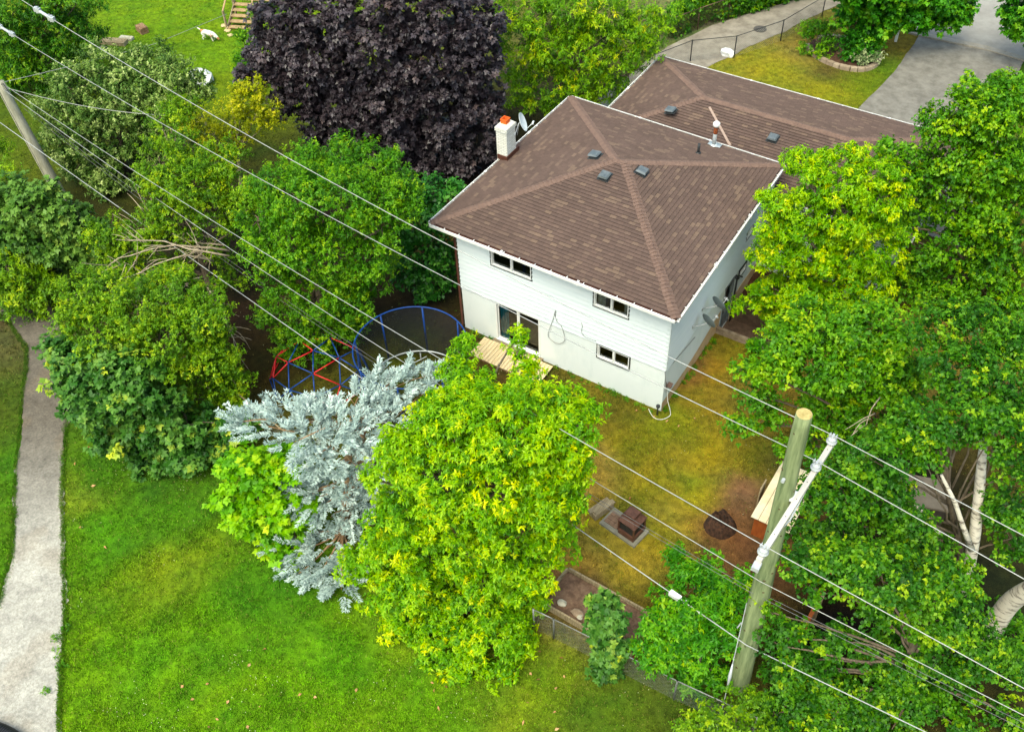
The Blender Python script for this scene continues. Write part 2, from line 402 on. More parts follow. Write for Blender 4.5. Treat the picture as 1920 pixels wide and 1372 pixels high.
# --- roofs
def shingle_mat():
    m, t, n, l = new_mat("brown_shingles")
    b = n["Principled BSDF"]; b.inputs["Roughness"].default_value = .9; b.inputs["Specular IOR Level"].default_value = .2
    uv = n.new("ShaderNodeUVMap"); sp = n.new("ShaderNodeSeparateXYZ"); l.new(uv.outputs[0], sp.inputs[0])
    def mth(op, a, b_=None):
        q = n.new("ShaderNodeMath"); q.operation = op
        for i, v in enumerate((a, b_)):
            if v is None: continue
            if isinstance(v, (int, float)): q.inputs[i].default_value = v
            else: l.new(v, q.inputs[i])
        return q.outputs[0]
    row = mth('FLOOR', sp.outputs[1])
    wr = n.new("ShaderNodeTexWhiteNoise"); wr.noise_dimensions = '1D'; l.new(row, wr.inputs["W"])
    uu = mth('ADD', mth('DIVIDE', sp.outputs[0], .24), mth('MULTIPLY', wr.outputs[0], 3.0))
    colx = mth('FLOOR', uu)
    cv = n.new("ShaderNodeCombineXYZ"); l.new(colx, cv.inputs[0]); l.new(row, cv.inputs[1])
    wn = n.new("ShaderNodeTexWhiteNoise"); wn.noise_dimensions = '2D'; l.new(cv.outputs[0], wn.inputs[0])
    cr = n.new("ShaderNodeValToRGB"); cr.color_ramp.interpolation = 'LINEAR'; e = cr.color_ramp.elements
    e[0].position = 0; e[0].color = (*lin((88, 72, 65)), 1); e[1].position = 1; e[1].color = (*lin((112, 93, 80)), 1)
    for p_, c_ in ((.3, (92, 75, 68)), (.78, (97, 79, 71)), (.9, (104, 86, 76))):
        q = e.new(p_); q.color = (*lin(c_), 1)
    l.new(wn.outputs[0], cr.inputs[0])
    fx = mth('FRACT', uu); gap = mth('LESS_THAN', fx, .045)
    tc = n.new("ShaderNodeTexCoord"); no = n.new("ShaderNodeTexNoise"); no.inputs["Scale"].default_value = 55; no.inputs["Detail"].default_value = 3
    l.new(tc.outputs["Object"], no.inputs[0])
    no2 = n.new("ShaderNodeTexNoise"); no2.inputs["Scale"].default_value = .7; no2.inputs["Detail"].default_value = 3
    l.new(tc.outputs["Object"], no2.inputs[0])
    f = mth('MULTIPLY', mth('ADD', mth('MULTIPLY', no.outputs[0], .7), .65), mth('ADD', mth('MULTIPLY', no2.outputs[0], .4), .8))
    f = mth('MULTIPLY', f, mth('SUBTRACT', 1.0, mth('MULTIPLY', gap, .35)))
    vm = n.new("ShaderNodeVectorMath"); vm.operation = 'SCALE'; l.new(cr.outputs[0], vm.inputs[0]); l.new(f, vm.inputs["Scale"])
    l.new(vm.outputs[0], b.inputs["Base Color"])
    bp = n.new("ShaderNodeBump"); bp.inputs["Strength"].default_value = .35; bp.inputs["Distance"].default_value = .006
    l.new(no.outputs[0], bp.inputs["Height"]); l.new(bp.outputs[0], b.inputs["Normal"])
    return m
shm = shingle_mat()
cap_m = mat("ridge_cap_shingle", lin((104, 83, 74)), lin((118, 95, 84)), 5, .9, bump=.3, bscale=60)
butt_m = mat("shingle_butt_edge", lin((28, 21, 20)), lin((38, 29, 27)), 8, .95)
def slope(mb, mbb, a, b, c, d, ex=.143):
    """eave a->b, top edge c (above b) and d (above a)"""
    a, b, c, d = [np.array(q, float) for q in (a, b, c, d)]
    U = nrm(b - a); mid = (c + d) / 2 - a; up = nrm(mid - U * (mid @ U)); N = np.cross(U, up)
    if N[2] < 0: N = -N
    L = ((c + d) / 2 - a) @ up; n = int(L / ex) + 1
    for k in range(n):
        s0, s1 = k * ex / L, min((k + 1) * ex / L, 1)
        p0 = a + (d - a) * s0; p1 = b + (c - b) * s0; p2 = b + (c - b) * s1; p3 = a + (d - a) * s1
        h0, h1 = .026, .003
        u = lambda p: ((p - a) @ U)
        q0, q1, q2, q3 = p0 + N * h0, p1 + N * h0, p2 + N * h1, p3 + N * h1
        mb.poly([q0, q1, q2, q3], [(u(p0), k + .4), (u(p1), k + .4), (u(p2), k + .6), (u(p3), k + .6)])
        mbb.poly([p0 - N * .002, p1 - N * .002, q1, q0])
    return N
def caps(mb, p0, p1, n1, n2, wd=.17, st=.15):
    p0 = np.array(p0, float); p1 = np.array(p1, float); d = nrm(p1 - p0); L = np.linalg.norm(p1 - p0)
    def side(n_, o_):
        s = np.cross(d, n_); s = nrm(s)
        if s @ o_ < 0: s = -s
        return s
    s1 = side(n1, n1 - n2 * (n1 @ n2)); s2 = side(n2, n2 - n1 * (n1 @ n2))
    up = nrm(n1 + n2); k = 0
    while k * st < L:
        c0 = p0 + d * k * st; c1 = p0 + d * min((k + 1) * st + .03, L + .02)
        j = RNG.normal(0, .006, 2)
        a0, a1 = c0 + up * .055, c1 + up * .022
        l0, l1 = c0 + s1 * (wd + j[0]) + up * .032, c1 + s1 * (wd + j[0]) + up * .014
        r0, r1 = c0 + s2 * (wd + j[1]) + up * .032, c1 + s2 * (wd + j[1]) + up * .014
        mb.poly([l0, a0, a1, l1]); mb.poly([a0, r0, r1, a1])
        mb.poly([l0 - up * .02, a0 - up * .03, a0, l0]); mb.poly([a0 - up * .03, r0 - up * .02, r0, a0])
        mb.poly([l0 - up * .02, l0, l1, l1 - up * .012]); mb.poly([r0 - up * .02, r0, r1, r1 - up * .012])
        k += 1
def hip_roof(E, R1, R2, nm, lab, zoff=0):
    """E: eave corners rear-left, rear-right, front-right, front-left; R1 left ridge end, R2 right ridge end"""
    mb, bb, cp = MB(), MB(), MB()
    Nr = slope(mb, bb, E[0], E[1], R2, R1); Ns = slope(mb, bb, E[1], E[2], R2, R2)
    Nf = slope(mb, bb, E[2], E[3], R1, R2); Nl = slope(mb, bb, E[3], E[0], R1, R1)
    rf = mb.build("roof", shm, house); rf["label"] = lab
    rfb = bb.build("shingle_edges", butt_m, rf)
    caps(cp, E[0], R1, Nr, Nl); caps(cp, E[1], R2, Nr, Ns); caps(cp, E[2], R2, Nf, Ns); caps(cp, E[3], R1, Nf, Nl)
    caps(cp, R1, R2, Nr, Nf)
    cp.build("ridge_caps", cap_m, rf)
    # soffit and fascia
    sf = MB(); e = [np.array(q, float) for q in E]; cen = sum(e) / 4
    sf.poly([q + np.array([0, 0, -.17]) for q in e])
    sf.build("soffit", brown_metal, rf)
    fa = MB()
    for i in range(4):
        a, b = e[i], e[(i + 1) % 4]; d = nrm(b - a); o_ = np.cross(d, (0, 0, 1)); o_ = o_ if o_ @ (a - cen) > 0 else -o_
        z = lambda p, k, o2: p + o_ * o2 + np.array([0, 0, k])
        fa.hexa([z(a, -.19, -.02), z(b, -.19, -.02), z(b, -.19, .004), z(a, -.19, .004), z(a, -.01, -.02), z(b, -.01, -.02), z(b, -.01, .004), z(a, -.01, .004)])
    fa.build("fascia", brown_metal, rf)
    for i in range(4):
        a, b = e[i], e[(i + 1) % 4]; d = nrm(b - a); o_ = np.cross(d, (0, 0, 1)); o_ = o_ if o_ @ (a - cen) > 0 else -o_
        g = MB(); z = lambda p, k, o2: p + o_ * o2 + np.array([0, 0, k])
        a2 = a - d * .0; b2 = b + d * .0
        def bar(z0, z1, o0, o1): g.hexa([z(a2, z0, o0), z(b2, z0, o0), z(b2, z0, o1), z(a2, z0, o1), z(a2, z1, o0), z(b2, z1, o0), z(b2, z1, o1), z(a2, z1, o1)])
        bar(-.12, -.105, .006, .115); bar(-.105, .0, .1, .115); bar(-.012, .004, .085, .1)
        L = np.linalg.norm(b2 - a2)
        for k in range(1, int(L / .62)):
            c = a2 + d * k * .62 + o_ * .06 + np.array([0, 0, -.005 + RNG.normal(0, .003)])
            g.beam(c - o_ * .05, c + o_ * .05, .03, .012)
        for k in range(1, int(L / 3)):
            c = a2 + d * k * 3 + o_ * .062 + np.array([0, 0, -.06]); g.beam(c - d * .04, c + d * .04, .13, .135)
        g.build("gutter", gut_white, rf)
    return rf, (Nr, Ns, Nf, Nl)
E1 = [(-.66, -.56, HE), (8.86, -.62, HE), (8.66, 8.72, HE), (-.48, 8.95, HE)]
R1a, R1b = (3.98, 4.35, 6.55), (4.32, 4.38, 6.55)
roof1, N1 = hip_roof(E1, R1a, R1b, "roof", "nearly square upper hip roof over the two-storey part")
E2 = [(.5, 8.25, 4.2), (13.75, 8.25, 4.2), (13.75, 15.35, 4.2), (.5, 15.35, 4.2)]
roof2, N2 = hip_roof(E2, (4.08, 11.78, 5.14), (10.2, 11.78, 5.14), "roof", "long lower hip roof over the front part")
def on_roof(px, py, E0, E1_, top):
    n_ = nrm(np.cross(np.array(E1_) - np.array(E0), np.array(top) - np.array(E0)))
    d = ray(px, py); return CAM + d * ((np.array(E0) - CAM) @ n_) / (d @ n_), (n_ if n_[2] > 0 else -n_)
# pale flashing strip on the lower roof
fs = MB(); a, nn = on_roof(1330, 202, E2[0], E2[1], (10.2, 11.78, 5.14)); b, _ = on_roof(1369, 274, E2[0], E2[1], (10.2, 11.78, 5.14))
fs.beam(a + nn * .03, b + nn * .03, .09, .02, nn); fs.build("flashing_strip", mat("pale_flashing", lin((150, 128, 116)), lin((166, 144, 130)), 5), house)
# roof vents
vent_body = mat("vent_black", (.02, .022, .024), (.035, .038, .04), 8, .45)
vent_top = mat("vent_hood", (.10, .12, .13), (.17, .19, .20), 5, .3, .2)
def rvent(px, py, E0, Eb, top, dir_):
    c, n_ = on_roof(px, py, E0, Eb, top); U = nrm(np.array(Eb) - np.array(E0)); V = np.cross(n_, U)
    if V[2] < 0: V = -V
    g = lambda u, v, h: c + U * u + V * v + n_ * h
    m = MB(); s_ = .15
    m.hexa([g(-.22, -.22, .018), g(.22, -.22, .018), g(.22, .24, .018), g(-.22, .24, .018), g(-.22, -.22, .026), g(.22, -.22, .026), g(.22, .24, .026), g(-.22, .24, .026)])
    m.hexa([g(-s_, -s_, .026), g(s_, -s_, .026), g(s_, s_, .026), g(-s_, s_, .026), g(-s_, -s_, .14), g(s_, -s_, .14), g(s_, s_, .10), g(-s_, s_, .10)])
    o = m.build("roof_vent", vent_body, house)
    m = MB(); k = .19
    m.hexa([g(-k, -k, .13), g(k, -k, .13), g(k, k, .09), g(-k, k, .09), g(-k + .04, -k + .03, .19), g(k - .04, -k + .03, .19), g(k - .04, k - .03, .15), g(-k + .04, k - .03, .15)])
    m.build("vent_hood", vent_top, o)
for (q, fe) in (((1116, 294), (E1[3], E1[0], R1a)), ((1134, 332), (E1[0], E1[1], R1a)), ((1203, 324), (E1[1], E1[2], R1b)),
                ((1258, 210), (E2[3], E2[0], (4.08, 11.78, 5.14))), ((1449, 261), (E2[0], E2[1], (10.2, 11.78, 5.14)))):
    rvent(*q, *fe, 1)
# plumbing pipe + metal stack
c, n_ = on_roof(1309, 288, E1[2], E1[3], R1b)
m = MB(); m.tube([c - (0, 0, .05), c + (0, 0, .42)], .05, 14); m.tube([c - (0, 0, .02), c + (0, 0, .07)], [.13, .07], 14); m.build("plumbing_pipe", vent_body, house, True)
c, n_ = on_roof(1338, 274, E1[2], E1[3], R1b)
m = MB(); m.tube([c - (0, 0, .05), c + (0, 0, .85)], .075, 16); m.tube([c - (0, 0, .03), c + (0, 0, .03), c + (0, 0, .1)], [.2, .15, .08], 16)
m.box(c + np.array((0, 0, .01)), (.5, .45, .015), 0, 0)
st = m.build("metal_stack", mat("galvanised", (.5, .55, .57), (.6, .64, .66), 6, .4, .3), house, True)
m = MB(); m.tube([c + (0, 0, .55), c + (0, 0, .86)], .079, 16, False); m.build("rust_band", mat("rust", lin((90, 40, 24)), lin((150, 80, 40)), 14, .8), st, True)
m = MB(); m.tube([c + (0, 0, .84), c + (0, 0, .9), c + (0, 0, 1.0), c + (0, 0, 1.06)], [.09, .13, .13, .06], 16); m.build("stack_cap", mat("cap_white", (.7, .7, .67), (.8, .8, .78), 9), st, True)
# --- chimney
def brick_mat(name, c1, c2, mo, sc=1.0):
    m, t, n, l = new_mat(name); b = n["Principled BSDF"]; b.inputs["Roughness"].default_value = .85
    tc = n.new("ShaderNodeTexCoord"); sp = n.new("ShaderNodeSeparateXYZ"); l.new(tc.outputs["Object"], sp.inputs[0])
    ad = n.new("ShaderNodeMath"); ad.operation = 'ADD'; l.new(sp.outputs[0], ad.inputs[0]); l.new(sp.outputs[1], ad.inputs[1])
    cv = n.new("ShaderNodeCombineXYZ"); l.new(ad.outputs[0], cv.inputs[0]); l.new(sp.outputs[2], cv.inputs[1])
    br = n.new("ShaderNodeTexBrick"); l.new(cv.outputs[0], br.inputs[0]); br.inputs["Scale"].default_value = sc
    br.inputs["Color1"].default_value = (*c1, 1); br.inputs["Color2"].default_value = (*c2, 1); br.inputs["Mortar"].default_value = (*mo, 1)
    br.inputs["Mortar Size"].default_value = .006; br.inputs["Brick Width"].default_value = .22; br.inputs["Row Height"].default_value = .075
    l.new(br.outputs[0], b.inputs["Base Color"])
    bp = n.new("ShaderNodeBump"); bp.inputs["Strength"].default_value = .8; bp.inputs["Distance"].default_value = .008; bp.invert = True
    l.new(br.outputs["Fac"], bp.inputs["Height"]); l.new(bp.outputs[0], b.inputs["Normal"])
    return m
wb = brick_mat("white_brick", (.66, .65, .58), (.78, .77, .70), (.36, .34, .30))
m = MB(); cx0, cx1, cy0, cy1 = -.72, -.26, 3.84, 4.44
m.hexa([(cx0, cy0, 0), (cx1, cy0, 0), (cx1, cy1, 0), (cx0, cy1, 0), (cx0, cy0, 6.68), (cx1, cy0, 6.68), (cx1, cy1, 6.68), (cx0, cy1, 6.68)])
m.box(((cx0 + cx1) / 2, (cy0 + cy1) / 2, 6.6), (cx1 - cx0 + .07, cy1 - cy0 + .07, .15))
ch = m.build("chimney", wb, house)
m = MB(); g = .015
m.hexa([(cx0 - g, cy0 - g, 6.678), (cx1 + g, cy0 - g, 6.678), (cx1 + g, cy1 + g, 6.678), (cx0 - g, cy1 + g, 6.678), (cx0 + .06, cy0 + .06, 6.76), (cx1 - .06, cy0 + .06, 6.76), (cx1 - .06, cy1 - .06, 6.76), (cx0 + .06, cy1 - .06, 6.76)])
m.build("chimney_crown", mat("mortar_crown", (.62, .6, .53), (.75, .73, .66), 8), ch)
m = MB(); fx, fy = (cx0 + cx1) / 2, (cy0 + cy1) / 2
for a_, b_, sx, sy in ((-.11, 0, .025, .26), (.11, 0, .025, .26), (0, -.1175, .195, .025), (0, .1175, .195, .025)):
    m.box((fx + a_, fy + b_, 6.84), (sx, sy, .2)); 
for a_, b_, sx, sy in ((-.128, 0, .012, .28), (.128, 0, .012, .28), (0, -.136, .244, .012), (0, .136, .244, .012)):
    m.box((fx + a_, fy + b_, 6.91), (sx, sy, .045))
m.build("clay_flue", mat("orange_clay", lin((212, 84, 28)), lin((228, 106, 40)), 8, .7), ch)
m = MB(); m.box(((cx0 + cx1) / 2 + .03, cy0 - .02, 5.42), (cx1 - cx0, .03, .2)); m.box((cx1 + .02, (cy0 + cy1) / 2 + .05, 5.46), (.03, cy1 - cy0 + .25, .2))
m.build("chimney_flashing", brown_metal, ch)
# --- walls
BO, BU, BN = (0, 0, 0), (1, 0, 0), (0, -1, 0)
SO, SU, SN = (W, 0, 0), (0, 1, 0), (1, 0, 0)
def cuts(lo, hi, vals): return sorted(set([lo, hi] + [v for v in vals if lo < v < hi]))
def flat_wall(mb, O, U, N, u0, u1, z0, z1, ops, th=.2):
    us = cuts(u0, u1, [v for o in ops for v in o[:2]]); zs = cuts(z0, z1, [v for o in ops for v in o[2:]])
    for i in range(len(us) - 1):
        for j in range(len(zs) - 1):
            cu, cz = (us[i] + us[i + 1]) / 2, (zs[j] + zs[j + 1]) / 2
            if any(o[0] < cu < o[1] and o[2] < cz < o[3] for o in ops): continue
            O_ = np.array(O, float); U_ = np.array(U, float); Z_ = np.array([0, 0, 1.])
            mb.poly([O_ + U_ * us[i] + Z_ * zs[j], O_ + U_ * us[i + 1] + Z_ * zs[j], O_ + U_ * us[i + 1] + Z_ * zs[j + 1], O_ + U_ * us[i] + Z_ * zs[j + 1]])
    for o in ops:      # reveals
        O_ = np.array(O, float); U_ = np.array(U, float); Z_ = np.array([0, 0, 1.]); I = -np.array(N, float) * th
        c = [O_ + U_ * o[0] + Z_ * max(o[2], z0), O_ + U_ * o[1] + Z_ * max(o[2], z0), O_ + U_ * o[1] + Z_ * min(o[3], z1), O_ + U_ * o[0] + Z_ * min(o[3], z1)]
        if o[2] >= z1 or o[3] <= z0: continue
        for k in range(4): mb.poly([c[k], c[(k + 1) % 4], c[(k + 1) % 4] + I, c[k] + I])
def lap_wall(mb, O, U, N, u0, u1, z0, z1, ops, h=.2, dep=.045):
    O_ = np.array(O, float); U_ = np.array(U, float); N_ = np.array(N, float); Z_ = np.array([0, 0, 1.])
    z = z0
    while z < z1 - 1e-6:
        zt = min(z + h, z1)
        zs = cuts(z, zt, [v for o in ops for v in o[2:]])
        for j in range(len(zs) - 1):
            a, b = zs[j], zs[j + 1]; cz = (a + b) / 2
            us = cuts(u0, u1, [v for o in ops if o[2] < cz < o[3] for v in o[:2]])
            for i in range(len(us) - 1):
                cu = (us[i] + us[i + 1]) / 2
                if any(o[0] < cu < o[1] and o[2] < cz < o[3] for o in ops): continue
                f = lambda zz: .004 + dep * (1 - (zz - z) / h)
                g = lambda u, zz, n: O_ + U_ * u + Z_ * zz + N_ * n
                mb.poly([g(us[i], a, f(a)), g(us[i + 1], a, f(a)), g(us[i + 1], b, f(b)), g(us[i], b, f(b))])
                if abs(a - z) < 1e-6: mb.poly([g(us[i], a, 0), g(us[i + 1], a, 0), g(us[i + 1], a, f(a)), g(us[i], a, f(a))])
        z = zt
opsU = [(1.46, 3.14, 3.86, 4.62), (5.62, 6.94, 3.84, 4.6)]
opsL = [(5.84, 7.1, 1.44, 2.08), (1.5, 3.44, .14, 2.1)]
opsS_U = [(6.38, 6.98, 3.3, 3.72)]
opsS_L = [(6.32, 6.95, 1.5, 1.86), (5.0, 5.84, -.34, 1.98)]
m = MB(); lap_wall(m, BO, BU, BN, 0, W, HS, HE - .16, opsU); flat_wall(m, BO, BU, BN, 0, W, HS, HE - .16, opsU)
lap_wall(m, SO, SU, SN, 0, D, HS, HE - .16, opsS_U); flat_wall(m, SO, SU, SN, 0, D, HS, HE - .16, opsS_U)
flat_wall(m, (0, 0, 0), (0, 1, 0), (-1, 0, 0), 0, D, HS, HE - .16, [])
flat_wall(m, (0, D, 0), (1, 0, 0), (0, 1, 0), 0, W, 0, HE - .16, [])
flat_wall(m, (.85, 8.8, 0), (0, 1, 0), (-1, 0, 0), 0, 6.15, 0, 4.06, []); flat_wall(m, (.85, 14.95, 0), (1, 0, 0), (0, 1, 0), 0, 12.5, 0, 4.06, [])
flat_wall(m, (13.35, 8.6, 0), (0, 1, 0), (1, 0, 0), 0, 6.35, 0, 4.06, []); flat_wall(m, (8.5, 8.6, 0), (1, 0, 0), (0, -1, 0), 0, 4.85, 0, 4.06, [])
for c in ((W, 0),):
    m.fbox((W, 0, 0), (1, 0, 0), (0, -1, 0), -.09, .03, HS, HE - .17, .0, .03); m.fbox((W, 0, 0), (0, 1, 0), (1, 0, 0), 0, .09, HS, HE - .17, .0, .03)
m.build("siding", white_siding, house)
m = MB(); flat_wall(m, BO, BU, BN, 0, W, -.3, HS, opsL); flat_wall(m, SO, SU, SN, 0, 4.9, .42, HS, []); flat_wall(m, SO, SU, SN, 4.9, D, -.5, HS, opsS_L)
flat_wall(m, (0, 0, 0), (0, 1, 0), (-1, 0, 0), 0, D, -.3, HS, [])
m.build("stucco_wall", stucco, house)
m = MB()
P = [(0, -.3), (4.9, -.3), (4.9, 1.0), (3, .62), (1, .34), (.3, .2), (0, .12)]
m.poly([(W + .012, y_, z_) for y_, z_ in P])
m.poly([(W, y_, .45) for y_ in (0, 4.9)] + [(W, y_, -.3) for y_ in (4.9, 0)])
m.fbox((W, 0, 0), (0, 1, 0), (1, 0, 0), 6.0, D, -.4, .75, 0, .02)
m.build("foundation", found, house)
# floors/ceiling inside so that rooms are closed
m = MB(); 
for z_ in (.12, 2.5): m.poly([(.1, .15, z_), (W - .1, .15, z_), (W - .1, D - .1, z_), (.1, D - .1, z_)])
m.poly([(.2, 2.6, 0), (W - .2, 2.6, 0), (W - .2, 2.6, 5), (.2, 2.6, 5)])
m.build("interior", dark_in, house)
# --- windows
def window(O, U, N, o, parent_name="window", mull=True, black=True, sill=True):
    u0, u1, z0, z1 = o; tf = .042
    m = MB(); fb = lambda *a: m.fbox(O, U, N, *a)
    # white vinyl frame
    fb(u0, u1, z0, z0 + tf, -.07, .035); fb(u0, u1, z1 - tf, z1, -.07, .035)
    fb(u0, u0 + tf, z0 + tf, z1 - tf, -.07, .035); fb(u1 - tf, u1, z0 + tf, z1 - tf, -.07, .035)
    mid = (u0 + u1) / 2
    if mull:
        fb(mid - .03, mid + .03, z0 + tf, z1 - tf, -.06, .02)
        s = .02
        for a, b, n0 in ((u0 + tf, mid - .03, -.05), (mid + .03, u1 - tf, -.03)):
            fb(a, b, z0 + tf, z0 + tf + s, n0 - .02, n0 + .02); fb(a, b, z1 - tf - s, z1 - tf, n0 - .02, n0 + .02)
            fb(a, a + s, z0 + tf + s, z1 - tf - s, n0 - .02, n0 + .02); fb(b - s, b, z0 + tf + s, z1 - tf - s, n0 - .02, n0 + .02)
    fr_ = m.build("window", wframe, house)
    if black:
        m = MB(); t = .036; fb = lambda *a: m.fbox(O, U, N, *a)
        fb(u0 - t, u1 + t, z0 - t, z0, .0, .045); fb(u0 - t, u1 + t, z1, z1 + t, .0, .045)
        fb(u0 - t, u0, z0, z1, .0, .045); fb(u1, u1 + t, z0, z1, .0, .045)
        m.build("trim", btrim, fr_)
    m = MB(); O_ = np.array(O, float); U_ = np.array(U, float); N_ = np.array(N, float)
    g = lambda u, z, n: O_ + U_ * u + N_ * n + np.array([0, 0, z])
    m.poly([g(u0 + tf, z0 + tf, -.045), g(u1 - tf, z0 + tf, -.045), g(u1 - tf, z1 - tf, -.045), g(u0 + tf, z1 - tf, -.045)])
    m.build("pane", glass, fr_)
    return fr_
def curtain(O, U, N, u0, u1, z0, z1, m_, par, name="curtain", n0=-.16):
    O_ = np.array(O, float); U_ = np.array(U, float); N_ = np.array(N, float); k = int((u1 - u0) / .02) + 2
    m = MB(); us = np.linspace(u0, u1, k); dn = n0 + .025 * np.sin(us * 50) + .01 * np.sin(us * 23)
    for i in range(k - 1):
        g = lambda j, z: O_ + U_ * us[j] + N_ * dn[j] + np.array([0, 0, z])
        m.poly([g(i, z0), g(i + 1, z0), g(i + 1, z1), g(i, z1)])
    m.build(name, m_, par, True)
w1 = window(BO, BU, BN, opsU[0]); w2 = window(BO, BU, BN, opsU[1]); w3 = window(BO, BU, BN, opsL[0])
w4 = window(SO, SU, SN, opsS_L[0]); w5 = window(SO, SU, SN, opsS_U[0])
gc_ = mat("pale_curtain", (.45, .45, .42), (.62, .62, .58), 9, .9)
curtain(BO, BU, BN, 5.66, 5.98, 3.85, 4.6, gc_, w2); curtain(BO, BU, BN, 6.7, 6.9, 3.85, 4.6, gc_, w2)
curtain(BO, BU, BN, 5.98, 6.2, 3.85, 4.6, mat("mauve_curtain", (.13, .11, .15), (.18, .16, .2), 9, .9), w2)
curtain(BO, BU, BN, 1.48, 3.12, 4.5, 4.6, gc_, w1)
# patio door
u0, u1, z0, z1 = opsL[1]; m = MB(); fb = lambda *a: m.fbox(BO, BU, BN, *a); t = .06
fb(u0, u1, z1 - t, z1, -.15, .02); fb(u0, u1, z0, z0 + t, -.15, .05); fb(u0, u0 + t, z0 + t, z1 - t, -.15, .02); fb(u1 - t, u1, z0 + t, z1 - t, -.15, .02)
mid = (u0 + u1) / 2; fb(mid - .035, mid + .035, z0 + t, z1 - t, -.1, -.02)
for a, b, n0 in ((u0 + t, mid - .035, -.09), (mid + .035, u1 - t, -.05)):
    for q in ((a, b, z0 + t, z0 + t + .06), (a, b, z1 - t - .04, z1 - t), (a, a + .035, z0 + t + .06, z1 - t - .04), (b - .035, b, z0 + t + .06, z1 - t - .04)):
        fb(*q, n0 - .015, n0 + .015)
pd = m.build("patio_door", wframe, house)
m = MB(); m.poly([(u0 + t, .08, z0 + t), (u1 - t, .08, z0 + t), (u1 - t, .08, z1 - t), (u0 + t, .08, z1 - t)]); m.build("pane", glass, pd)
curtain(BO, BU, BN, u0 + .12, u0 + .52, z0 + .05, z1 - .08, mat("teal_curtain", lin((16, 150, 176)), lin((50, 180, 200)), 7, .9), pd, "curtain", -.12)
m = MB(); m.box((mid, -.09, .05), (u1 - u0 + .25, .18, .14)); m.build("door_step", mat("weathered_sill", lin((110, 96, 74)), lin((150, 134, 108)), 6, .9, bump=.4, stretch=(.5, 4, 1)), pd)
# side door (dark storm door)
u0, u1, z0, z1 = opsS_L[1]; m = MB(); fb = lambda *a: m.fbox(SO, SU, SN, *a)
fb(u0, u0 + .06, z0, z1, -.1, .03); fb(u1 - .06, u1, z0, z1, -.1, .03); fb(u0 + .06, u1 - .06, z1 - .06, z1, -.1, .03)
fb(u0 + .06, u1 - .06, z0, z0 + .75, -.05, -.01); fb(u0 + .06, u0 + .16, z0 + .75, z1 - .06, -.05, -.01); fb(u1 - .16, u1 - .06, z0 + .75, z1 - .06, -.05, -.01)
sd = m.build("side_door", mat("storm_door", (.12, .14, .15), (.2, .23, .24), 4, .4), house)
m = MB(); m.poly([(W - .03, u0 + .16, z0 + .75), (W - .03, u1 - .16, z0 + .75), (W - .03, u1 - .16, z1 - .06), (W - .03, u0 + .16, z1 - .06)]); m.build("pane", glass, sd)
m = MB(); m.tube([(W + .05, u0 + .12, .75), (W + .05, u0 + .12, .95)], .015, 8); m.build("handle", metal_grey, sd)
m = MB(); m.tube([(W + .1, 5.9, -.38), (W + .1, 5.9, 1.9), (W + .14, 5.9, 2.02), (W + .3, 5.85, 2.05)], .035, 8); m.box((W + .05, 5.9, 1.9), (.1, .2, .04)); m.build("downpipe", btrim, house, True)
m = MB(); dp = [(-.02, -.5, HE - .12), (-.04, -.12, HE - .45), (-.04, -.07, HE - .6), (-.04, -.07, .2), (-.04, -.25, .05)]
m.tube([(-.55, -.58, HE - .12), (-.3, -.3, HE - .3), (-.05, -.08, HE - .5), (-.05, -.07, .25), (-.05, -.3, .08)], .045, 8); m.build("downspout", brown_metal, house, True)
# small brown outdoor tap cover and white hose, black stand pipe
m = MB(); c = on_x(1256, 722, W + .1); m.box((W + .1, c[1], c[2]), (.16, .2, .05), 0, .5); m.box((W + .015, c[1], c[2] - .06), (.03, .1, .14)); m.tube([(W + .02, c[1] - .12, c[2] - .1), (W + .02, c[1] - .12, c[2] + .22)], .012, 6)
m.build("tap_cover", mat("tap_cover_brown", lin((84, 62, 56)), lin((98, 76, 68)), 9), house)
a = on_x(1252, 738, W + .04); pts = [(W + .04, .33, .75), (W + .1, .25, .42), (W + .28, .15, .08), (W + .38, -.08, .06), (W + .2, -.38, .05), (W - .1, -.42, .05), (W - .4, -.2, .1)]
def smooth(pts, n=8):
    pts = np.array(pts, float); t = np.arange(len(pts)); tt = np.linspace(0, len(pts) - 1, (len(pts) - 1) * n + 1); out = []
    for x in tt:
        i = min(int(x), len(pts) - 2); f = x - i; p0, p1, p2, p3 = pts[max(i - 1, 0)], pts[i], pts[i + 1], pts[min(i + 2, len(pts) - 1)]
        out.append(.5 * ((2 * p1) + (-p0 + p2) * f + (2 * p0 - 5 * p1 + 4 * p2 - p3) * f * f + (-p0 + 3 * p1 - 3 * p2 + p3) * f ** 3))
    return out
m = MB(); m.tube(smooth(pts), .013, 6)
tag(m.build("hose", mat("hose_white", (.6, .6, .55), (.7, .7, .66), 5), smooth=True), "thin white hose curling on grass round the house corner", "hose")
c = ag(1232, 778)
m = MB(); m.tube([c, c + (0, 0, .42)], .028, 8); m.tube([c + (0, 0, .4), c + (0, 0, .45), c + (0, 0, .52), c + (0, 0, .55)], [.04, .075, .07, .02], 10)
tag(m.build("stand_pipe", btrim, smooth=True), "short black stand pipe in grass at the house corner", "pipe")
